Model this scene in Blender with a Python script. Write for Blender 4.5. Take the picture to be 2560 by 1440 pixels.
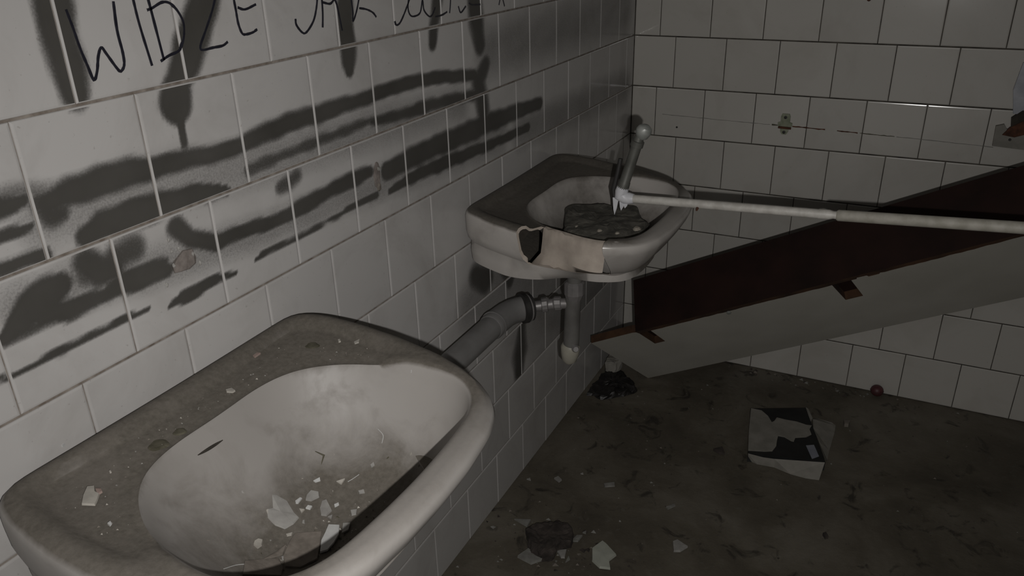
import bpy, bmesh, math, random
import numpy as np
from mathutils import Vector, Matrix

random.seed(7)
for o in list(bpy.data.objects):
    bpy.data.objects.remove(o, do_unlink=True)
SC = bpy.context.scene
COL = SC.collection

# ------------------------------------------------------------------ camera
CAM_LOC = Vector((0.79603, -2.42383, 1.36566))
RIGHT = Vector((0.895554, 0.444412, -0.021933))
DOWN = Vector((0.166284, -0.379994, -0.909920))
FWD = Vector((-0.412714, 0.811235, -0.414204))
cam_data = bpy.data.cameras.new('camera')
cam_data.sensor_width = 36.0
cam_data.lens = 36.0 * 2001.47 / 2560.0
cam_data.clip_start = 0.02
cam = bpy.data.objects.new('camera', cam_data)
COL.objects.link(cam)
cam.matrix_world = Matrix(((RIGHT.x, -DOWN.x, -FWD.x, CAM_LOC.x),
                           (RIGHT.y, -DOWN.y, -FWD.y, CAM_LOC.y),
                           (RIGHT.z, -DOWN.z, -FWD.z, CAM_LOC.z), (0, 0, 0, 1)))
SC.camera = cam

# ------------------------------------------------------------------ world: even ambient fill, added to brighten the room through its open side
world = bpy.data.worlds.new('world')
SC.world = world
world.use_nodes = True
world.node_tree.nodes['Background'].inputs[0].default_value = (1.0, 0.98, 0.95, 1)
world.node_tree.nodes['Background'].inputs[1].default_value = 0.16

# ------------------------------------------------------------------ the flash of the hand-held phone
ld = bpy.data.lights.new('phone_flash', 'SPOT')
ld.energy = 34.0
ld.color = (1.0, 0.978, 0.955)
ld.spot_size = math.radians(125)
ld.spot_blend = 1.0
ld.shadow_soft_size = 0.006
flash = bpy.data.objects.new('phone_flash', ld)
COL.objects.link(flash)
flash.matrix_world = cam.matrix_world @ Matrix.Translation((0.045, -0.05, 0.01))

SC.view_settings.view_transform = 'Standard'
SC.view_settings.look = 'None'
SC.view_settings.gamma = 1.0
SC.view_settings.use_curve_mapping = False
SC.view_settings.exposure = 0.0

# ------------------------------------------------------------------ helpers
def tag(o, label=None, cat=None, group=None, kind=None):
    if label: o['label'] = label
    if cat: o['category'] = cat
    if group: o['group'] = group
    if kind: o['kind'] = kind
    return o

def link(name, mesh, mat=None, parent=None, smooth=False):
    o = bpy.data.objects.new(name, mesh)
    COL.objects.link(o)
    if mat and not mesh.materials: mesh.materials.append(mat)
    if parent: o.parent = parent
    if smooth:
        for p in mesh.polygons: p.use_smooth = True
    return o

def mesh_from(name, verts, faces):
    m = bpy.data.meshes.new(name)
    m.from_pydata([tuple(v) for v in verts], [], faces)
    m.update()
    return m

def empty(name, loc):
    o = bpy.data.objects.new(name, None)
    o.location = loc
    o.empty_display_size = 0.05
    COL.objects.link(o)
    return o

def child(name, mesh, mat, root, smooth=False):
    """part whose mesh is given in world coordinates, parented to an Empty at root.location"""
    o = link(name, mesh, mat, root, smooth)
    o.location = -Vector(root.location)
    return o

def smooth_angle(o, deg=35):
    me = o.data
    bm = bmesh.new(); bm.from_mesh(me)
    for f in bm.faces: f.smooth = True
    for e in bm.edges:
        if len(e.link_faces) == 2 and e.calc_face_angle(0) > math.radians(deg): e.smooth = False
        elif len(e.link_faces) < 2: e.smooth = True
    bm.to_mesh(me); bm.free()

def box_mesh(name, x0, x1, y0, y1, z0, z1):
    v = [(x, y, z) for x in (x0, x1) for y in (y0, y1) for z in (z0, z1)]
    f = [(0, 1, 3, 2), (4, 6, 7, 5), (0, 4, 5, 1), (2, 3, 7, 6), (0, 2, 6, 4), (1, 5, 7, 3)]
    return mesh_from(name, v, f)

def tube_mesh(name, pts, radii, n=20, caps=True):
    """sweep a circle along a polyline"""
    pts = [Vector(p) for p in pts]
    if not isinstance(radii, (list, tuple)): radii = [radii] * len(pts)
    verts, faces = [], []
    prev = None
    for i, p in enumerate(pts):
        a = pts[max(i - 1, 0)]; b = pts[min(i + 1, len(pts) - 1)]
        t = (b - a)
        if t.length < 1e-9: t = pts[-1] - pts[0]
        t.normalize()
        if prev is None:
            u = t.orthogonal().normalized()
        else:
            u = (prev - t * prev.dot(t)).normalized()
        prev = u
        w = t.cross(u)
        for k in range(n):
            a_ = 2 * math.pi * k / n
            verts.append(p + (u * math.cos(a_) + w * math.sin(a_)) * radii[i])
    for i in range(len(pts) - 1):
        for k in range(n):
            k2 = (k + 1) % n
            faces.append((i * n + k, i * n + k2, (i + 1) * n + k2, (i + 1) * n + k))
    if caps:
        faces.append(tuple(range(n - 1, -1, -1)))
        faces.append(tuple((len(pts) - 1) * n + k for k in range(n)))
    return mesh_from(name, verts, faces)

def sub(o, part):
    """make o a sub-part of a part that already sits under its thing"""
    o.parent = part
    o.location = (0, 0, 0)
    return o

def tube(name, pts, radii, mat, root, n=20, deg=40):
    o = child(name, tube_mesh(name, pts, radii, n), mat, root)
    smooth_angle(o, deg)
    return o

def catmull(pts, sub=6):
    pts = [Vector(p) for p in pts]
    P = [pts[0] * 2 - pts[1]] + pts + [pts[-1] * 2 - pts[-2]]
    out = []
    for i in range(1, len(P) - 2):
        for j in range(sub):
            t = j / sub
            a, b, c, d = P[i - 1], P[i], P[i + 1], P[i + 2]
            out.append(0.5 * ((2 * b) + (c - a) * t + (2 * a - 5 * b + 4 * c - d) * t * t + (3 * b - a - 3 * c + d) * t ** 3))
    out.append(pts[-1])
    return out

def sstep(a, b, x):
    t = min(max((x - a) / (b - a), 0.0), 1.0)
    return t * t * (3 - 2 * t)

# ------------------------------------------------------------------ materials
def new_mat(name):
    m = bpy.data.materials.new(name)
    m.use_nodes = True
    nt = m.node_tree
    return m, nt, nt.nodes['Principled BSDF']

def N(nt, typ, **kw):
    n = nt.nodes.new(typ)
    for k, v in kw.items(): setattr(n, k, v)
    return n

def noise(nt, scale, detail=4, rough=0.55, coord='Object', dist=0.0):
    tc = N(nt, 'ShaderNodeTexCoord')
    n = N(nt, 'ShaderNodeTexNoise')
    n.inputs['Scale'].default_value = scale
    n.inputs['Detail'].default_value = detail
    n.inputs['Roughness'].default_value = rough
    n.inputs['Distortion'].default_value = dist
    if coord == 'World':
        g = N(nt, 'ShaderNodeNewGeometry'); nt.links.new(g.outputs['Position'], n.inputs['Vector'])
    else:
        nt.links.new(tc.outputs[coord], n.inputs['Vector'])
    return n.outputs['Fac']

def ramp(nt, fac, stops):
    r = N(nt, 'ShaderNodeValToRGB')
    e = r.color_ramp.elements
    while len(e) < len(stops): e.new(0.5)
    for el, (p, c) in zip(e, stops):
        el.position = p
        el.color = (*c, 1) if len(c) == 3 else c
    nt.links.new(fac, r.inputs['Fac'])
    return r.outputs['Color']

def mix(nt, fac, a, b):
    m = N(nt, 'ShaderNodeMix', data_type='RGBA')
    for sock, v in ((m.inputs[0], fac), (m.inputs[6], a), (m.inputs[7], b)):
        if isinstance(v, (tuple, float, int)):
            sock.default_value = (*v, 1) if isinstance(v, tuple) else v
        else:
            nt.links.new(v, sock)
    return m.outputs[2]

def math_(nt, op, a, b=None, clamp=False):
    m = N(nt, 'ShaderNodeMath', operation=op, use_clamp=clamp)
    for s, v in zip(m.inputs, (a, b)):
        if v is None: continue
        if isinstance(v, (int, float)): s.default_value = v
        else: nt.links.new(v, s)
    return m.outputs[0]

def bump(nt, bsdf, fac, strength=0.3, dist=0.002):
    b = N(nt, 'ShaderNodeBump')
    b.inputs['Strength'].default_value = strength
    b.inputs['Distance'].default_value = dist
    nt.links.new(fac, b.inputs['Height'])
    nt.links.new(b.outputs['Normal'], bsdf.inputs['Normal'])

def simple(name, c1, c2, rough=0.5, scale=30, metal=0.0, bmp=0.0, spec=0.5, coord='World', lo=0.35, hi=0.65, detail=4):
    m, nt, b = new_mat(name)
    f = noise(nt, scale, detail, coord=coord)
    nt.links.new(ramp(nt, f, [(lo, c1), (hi, c2)]), b.inputs['Base Color'])
    b.inputs['Roughness'].default_value = rough
    b.inputs['Metallic'].default_value = metal
    b.inputs['Specular IOR Level'].default_value = spec
    if bmp: bump(nt, b, noise(nt, scale * 2.5, 6, coord=coord), bmp)
    return m

def tile_mat(name, base, dirt, amount):
    m, nt, b = new_mat(name)
    oi = N(nt, 'ShaderNodeObjectInfo')
    var = math_(nt, 'MULTIPLY_ADD', oi.outputs['Random'], 0.07)
    nt.nodes[-1].inputs[2].default_value = 0.94
    col = mix(nt, noise(nt, 2.2, 3, coord='World'), base, tuple(c * 0.9 for c in base))
    grime = noise(nt, 5.0, 7, 0.65, 'World', 0.6)
    g = math_(nt, 'MULTIPLY', ramp(nt, grime, [(0.48, (0, 0, 0)), (0.75, (1, 1, 1))]), amount)
    col = mix(nt, g, col, dirt)
    spk = noise(nt, 160, 2, 0.5, 'World')
    s = math_(nt, 'MULTIPLY', ramp(nt, spk, [(0.70, (0, 0, 0)), (0.74, (1, 1, 1))]), 0.35)
    col = mix(nt, s, col, dirt)
    hsv = N(nt, 'ShaderNodeHueSaturation')
    nt.links.new(col, hsv.inputs['Color']); nt.links.new(var, hsv.inputs['Value'])
    nt.links.new(hsv.outputs['Color'], b.inputs['Base Color'])
    r = math_(nt, 'MULTIPLY_ADD', grime, 0.16)
    nt.nodes[-1].inputs[2].default_value = 0.08
    nt.links.new(r, b.inputs['Roughness'])
    bump(nt, b, noise(nt, 9, 2, coord='World'), 0.06, 0.004)
    return m

M = {}
M['tile_left'] = tile_mat('white_glazed_tile', (0.485, 0.47, 0.455), (0.22, 0.20, 0.18), 0.35)
M['tile_back'] = tile_mat('yellowed_glazed_tile', (0.535, 0.515, 0.475), (0.25, 0.22, 0.17), 0.25)
M['joint_left'] = simple('brown_joint', (0.13, 0.105, 0.085), (0.26, 0.23, 0.20), 0.9, 60)
M['joint_back'] = simple('black_joint', (0.018, 0.015, 0.012), (0.09, 0.08, 0.065), 0.95, 25)
M['plaster'] = simple('whitewash', (0.42, 0.41, 0.39), (0.5, 0.49, 0.47), 0.9, 6)

def floor_mat():
    m, nt, b = new_mat('dirty_concrete')
    a = noise(nt, 3.2, 8, 0.62, 'World', 0.4)
    col = ramp(nt, a, [(0.3, (0.056, 0.047, 0.034)), (0.5, (0.103, 0.089, 0.066)), (0.7, (0.165, 0.148, 0.118))])
    f = noise(nt, 38, 6, 0.7, 'World')
    col = mix(nt, math_(nt, 'MULTIPLY', ramp(nt, f, [(0.55, (0, 0, 0)), (0.8, (1, 1, 1))]), 0.5), col, (0.17, 0.16, 0.135))
    d = noise(nt, 14, 5, 0.6, 'World', 1.0)
    col = mix(nt, math_(nt, 'MULTIPLY', ramp(nt, d, [(0.58, (0, 0, 0)), (0.68, (1, 1, 1))]), 0.75), col, (0.016, 0.013, 0.010))
    nt.links.new(col, b.inputs['Base Color'])
    b.inputs['Roughness'].default_value = 0.75
    bump(nt, b, f, 0.5, 0.004)
    return m
M['floor'] = floor_mat()

def ceramic_mat(name, grime, rough, lum):
    """white glazed ceramic under a layer of brown dust that settled on whatever faces up; the front edge is rubbed clean"""
    m, nt, b = new_mat(name)
    g = N(nt, 'ShaderNodeNewGeometry')
    sep = N(nt, 'ShaderNodeSeparateXYZ')
    nt.links.new(g.outputs['Normal'], sep.inputs[0])
    pos = N(nt, 'ShaderNodeSeparateXYZ')
    nt.links.new(g.outputs['Position'], pos.inputs[0])
    n1 = noise(nt, 14, 7, 0.62, 'World', 0.5)
    up = math_(nt, 'ADD', sep.outputs['Z'], math_(nt, 'MULTIPLY', math_(nt, 'SUBTRACT', n1, 0.5), 0.40))
    dust = ramp(nt, up, [(0.57 - grime * 0.15, (0, 0, 0)), (0.84 - grime * 0.15, (1, 1, 1))])
    rx = N(nt, 'ShaderNodeMapRange', interpolation_type='SMOOTHSTEP')
    nt.links.new(pos.outputs['X'], rx.inputs[0]); rx.inputs[1].default_value = 0.355; rx.inputs[2].default_value = 0.395
    rz = N(nt, 'ShaderNodeMapRange', interpolation_type='SMOOTHSTEP')
    nt.links.new(pos.outputs['Z'], rz.inputs[0]); rz.inputs[1].default_value = 0.785; rz.inputs[2].default_value = 0.81
    rub = math_(nt, 'MULTIPLY', math_(nt, 'MULTIPLY', rx.outputs[0], rz.outputs[0]), 0.65)
    dust = math_(nt, 'MULTIPLY', dust, math_(nt, 'SUBTRACT', 1.0, rub))
    fine = noise(nt, 130, 5, 0.7, 'World')
    k = 1.0 - 0.35 * grime
    dcol = ramp(nt, fine, [(0.3, (0.080 * k, 0.070 * k, 0.055 * k)), (0.7, (0.140 * k, 0.124 * k, 0.103 * k))])
    blot = noise(nt, 9, 5, 0.6, 'World', 0.8)
    dcol = mix(nt, math_(nt, 'MULTIPLY', ramp(nt, blot, [(0.5, (0, 0, 0)), (0.72, (1, 1, 1))]), 0.45), dcol, (0.175 * k, 0.155 * k, 0.135 * k))
    base = mix(nt, noise(nt, 7, 4, coord='World'), tuple(c * lum for c in (0.335, 0.315, 0.295)), tuple(c * lum for c in (0.275, 0.258, 0.240)))
    streak = ramp(nt, n1, [(0.5, (0, 0, 0)), (0.8, (1, 1, 1))])
    base = mix(nt, math_(nt, 'MULTIPLY', streak, 0.4), base, (0.17, 0.15, 0.13))
    nt.links.new(mix(nt, math_(nt, 'MULTIPLY', dust, 0.95), base, dcol), b.inputs['Base Color'])
    rr = math_(nt, 'MULTIPLY_ADD', dust, 0.45)
    nt.nodes[-1].inputs[2].default_value = rough
    nt.links.new(rr, b.inputs['Roughness'])
    bump(nt, b, math_(nt, 'MULTIPLY', fine, dust), 0.30, 0.0012)
    return m
M['ceramic'] = ceramic_mat('dusty_ceramic', 0.0, 0.50, 1.0)
M['ceramic_grimy'] = ceramic_mat('grimy_ceramic', 0.8, 0.22, 1.35)
M['biscuit'] = simple('raw_broken_ceramic', (0.35, 0.30, 0.255), (0.42, 0.365, 0.31), 0.8, 40, bmp=0.15)
M['cavity'] = simple('dark_cavity', (0.020, 0.016, 0.012), (0.045, 0.038, 0.030), 0.95, 30)  # near-black colour standing in for the shade inside openings
M['stain'] = simple('wet_dirt', (0.055, 0.05, 0.03), (0.11, 0.10, 0.07), 0.85, 90)
M['grey_pipe'] = simple('grey_plastic', (0.16, 0.155, 0.15), (0.21, 0.205, 0.20), 0.32, 12)
M['rubber'] = simple('black_rubber', (0.015, 0.014, 0.013), (0.03, 0.028, 0.026), 0.6, 30)
M['trap'] = simple('dusty_white_plastic', (0.105, 0.10, 0.093), (0.15, 0.145, 0.135), 0.5, 18)
M['trap_cup'] = simple('yellowed_plastic', (0.30, 0.285, 0.235), (0.38, 0.36, 0.30), 0.5, 25)
M['outlet'] = simple('tarnished_chrome', (0.20, 0.19, 0.185), (0.30, 0.285, 0.28), 0.45, 20, metal=0.4)
M['conduit'] = simple('peeling_white_paint', (0.40, 0.38, 0.345), (0.55, 0.53, 0.49), 0.5, 45, bmp=0.1)
M['conduit2'] = simple('cream_paint', (0.29, 0.275, 0.23), (0.39, 0.37, 0.325), 0.55, 50, bmp=0.1)
M['torn'] = simple('torn_white_plastic', (0.52, 0.52, 0.55), (0.66, 0.66, 0.68), 0.4, 30)
M['zinc'] = simple('dull_galvanised_steel', (0.085, 0.085, 0.075), (0.135, 0.135, 0.12), 0.5, 25, metal=0.3)
M['zinc_cap'] = simple('pale_galvanised_steel', (0.25, 0.26, 0.24), (0.36, 0.37, 0.35), 0.45, 40, metal=0.3)
M['rust'] = simple('rust', (0.045, 0.018, 0.010), (0.12, 0.045, 0.022), 0.9, 60, bmp=0.3)
M['brown_board'] = simple('dark_stained_fibreboard', (0.013, 0.006, 0.0045), (0.024, 0.010, 0.0075), 0.7, 9, spec=0.25)
M['raw_board'] = simple('raw_brown_fibreboard', (0.022, 0.0095, 0.0045), (0.075, 0.034, 0.014), 0.9, 14, bmp=0.3)
M['white_board'] = simple('grey_white_laminate', (0.40, 0.385, 0.34), (0.46, 0.445, 0.40), 0.4, 5)
M['stone'] = simple('dark_concrete', (0.045, 0.042, 0.034), (0.115, 0.108, 0.09), 0.95, 45, bmp=0.8)
M['socket'] = simple('crumbling_mortar', (0.15, 0.128, 0.115), (0.24, 0.21, 0.19), 0.95, 70, bmp=0.4)
M['pebble'] = simple('pale_aggregate', (0.26, 0.23, 0.19), (0.34, 0.31, 0.26), 0.9, 60)
M['flake_grey'] = simple('grey_paint_flake', (0.24, 0.23, 0.215), (0.31, 0.30, 0.28), 0.7, 60)
M['flake_white'] = simple('white_paint_flake', (0.44, 0.44, 0.43), (0.52, 0.52, 0.505), 0.6, 60)
M['flake_tan'] = simple('tan_dusty_flake', (0.13, 0.112, 0.094), (0.19, 0.165, 0.14), 0.85, 70, bmp=0.2)
M['flake_cream'] = simple('cream_flake', (0.33, 0.31, 0.275), (0.42, 0.395, 0.35), 0.7, 60)
M['flake_pink'] = simple('pinkish_flake', (0.26, 0.19, 0.165), (0.31, 0.235, 0.205), 0.8, 60)
M['shard'] = simple('broken_tile_glaze', (0.34, 0.35, 0.30), (0.42, 0.43, 0.37), 0.3, 30)
M['shard_dull'] = simple('dusty_shard', (0.16, 0.155, 0.14), (0.24, 0.235, 0.215), 0.8, 50)
M['dark_lump'] = simple('dark_brick', (0.024, 0.019, 0.016), (0.062, 0.050, 0.043), 0.95, 35, bmp=0.8)
M['black_card'] = simple('black_printed_card', (0.012, 0.012, 0.012), (0.022, 0.022, 0.022), 0.6, 20)
M['white_card'] = simple('torn_white_card', (0.20, 0.19, 0.165), (0.27, 0.255, 0.225), 0.8, 25)
M['logo'] = simple('pale_blue_print', (0.20, 0.21, 0.25), (0.26, 0.27, 0.31), 0.6, 30)
M['red_ball'] = simple('dull_red_plastic', (0.060, 0.018, 0.020), (0.095, 0.028, 0.030), 0.5, 40)
M['black_lump'] = simple('rough_black', (0.008, 0.007, 0.007), (0.022, 0.019, 0.018), 0.45, 30, bmp=0.6)
M['green_brass'] = simple('verdigris', (0.20, 0.22, 0.15), (0.30, 0.31, 0.23), 0.7, 80)
M['marker'] = simple('black_marker_ink', (0.010, 0.010, 0.016), (0.018, 0.018, 0.026), 0.4, 80)
M['pale_blue'] = simple('pale_blue_paint', (0.30, 0.31, 0.34), (0.40, 0.41, 0.44), 0.5, 40)

def spray_mat():
    m, nt, b = new_mat('grey_black_spray_paint')
    at = N(nt, 'ShaderNodeAttribute', attribute_name='paint')
    b.inputs['Roughness'].default_value = 0.45
    n = noise(nt, 8, 4, coord='World')
    nt.links.new(ramp(nt, n, [(0.3, (0.056, 0.053, 0.047)), (0.7, (0.080, 0.076, 0.069))]), b.inputs['Base Color'])
    sp = noise(nt, 420, 3, 0.6, 'World')
    # fine overspray: dots survive where the coat gets thin
    thin = math_(nt, 'ADD', at.outputs['Fac'], math_(nt, 'MULTIPLY', math_(nt, 'SUBTRACT', sp, 0.5), 0.9))
    dots = math_(nt, 'MULTIPLY_ADD', thin, 1.5, True)
    nt.nodes[-1].inputs[2].default_value = -0.2
    a = math_(nt, 'ADD', math_(nt, 'MULTIPLY', at.outputs['Fac'], 0.62), math_(nt, 'MULTIPLY', dots, 0.38), True)
    a = math_(nt, 'MULTIPLY', a, math_(nt, 'MULTIPLY', at.outputs['Fac'], 12.0, True))
    nt.links.new(a, b.inputs['Alpha'])
    return m
M['spray'] = spray_mat()

# ------------------------------------------------------------------ measured outlines, in metres
LETTERS = [[[(-1.8529, 1.2957), (-1.85, 1.2776), (-1.8472, 1.2559), (-1.8433, 1.2373), (-1.8398, 1.2223), (-1.8336, 1.2306), (-1.828, 1.2455), (-1.8221, 1.2538), (-1.8175, 1.2466),
   (-1.8089, 1.2307), (-1.8044, 1.226), (-1.7984, 1.2319), (-1.7968, 1.2451), (-1.7978, 1.2691), (-1.7947, 1.2986)]],
 [[(-1.7692, 1.3056), (-1.7688, 1.2977), (-1.7673, 1.2711), (-1.7616, 1.2256)]],
 [[(-1.7493, 1.3041), (-1.7487, 1.2961), (-1.7468, 1.2729), (-1.7435, 1.2293)],
  [(-1.7483, 1.2286), (-1.7352, 1.2331), (-1.7192, 1.2367), (-1.7118, 1.2451), (-1.7072, 1.2545), (-1.7052, 1.2686), (-1.7116, 1.2826), (-1.7207, 1.2907),
   (-1.7312, 1.2919), (-1.7458, 1.2871), (-1.7531, 1.2857)]],
 [[(-1.6462, 1.2963), (-1.6503, 1.2879), (-1.6587, 1.274), (-1.6738, 1.2536), (-1.6858, 1.2373), (-1.6829, 1.2325), (-1.6663, 1.233), (-1.6494, 1.2333),
   (-1.64, 1.2367)]],
 [[(-1.6181, 1.2941), (-1.618, 1.2852), (-1.6174, 1.2731), (-1.6168, 1.2563), (-1.6128, 1.2442), (-1.6065, 1.2419), (-1.5937, 1.2428), (-1.5849, 1.2457)],
  [(-1.6135, 1.2758), (-1.6009, 1.2723), (-1.5804, 1.2766)]],
 [[(-1.5073, 1.2512), (-1.5069, 1.2428), (-1.4971, 1.2319), (-1.4878, 1.2308), (-1.47, 1.244), (-1.4596, 1.2618), (-1.4539, 1.28)]],
 [[(-1.4509, 1.2332), (-1.447, 1.2537), (-1.445, 1.2793)], [(-1.4444, 1.2676), (-1.4277, 1.2641), (-1.4151, 1.2683), (-1.41, 1.2466), (-1.4065, 1.2238)]],
 [[(-1.3776, 1.2741), (-1.3757, 1.2487), (-1.3775, 1.2343), (-1.3663, 1.2478), (-1.3544, 1.2705)],
  [(-1.3585, 1.2517), (-1.3402, 1.2482), (-1.3244, 1.242), (-1.316, 1.2345)]],
 [[(-1.2092, 1.2611), (-1.232, 1.2351), (-1.2494, 1.2189), (-1.261, 1.2161), (-1.2645, 1.2225)]],
 [[(-1.2168, 1.2617), (-1.2228, 1.2403), (-1.2176, 1.2277), (-1.2043, 1.2244), (-1.1858, 1.2287), (-1.176, 1.2484), (-1.1732, 1.2317), (-1.1582, 1.2198),
   (-1.1475, 1.2208), (-1.1355, 1.2324)]],
 [[(-1.1373, 1.217), (-1.1156, 1.2172), (-1.0952, 1.2211)]], [[(-1.0785, 1.2511), (-1.083, 1.2298), (-1.0865, 1.2181)]],
 [[(-1.0533, 1.2271), (-1.0451, 1.2152), (-1.025, 1.2246)]], [[(-1.0124, 1.2291), (-0.998, 1.2249), (-0.9678, 1.223)]],
 [[(-0.8786, 1.2333), (-0.8881, 1.2148)], [(-0.8731, 1.2304), (-0.8629, 1.2101)]]]
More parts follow.
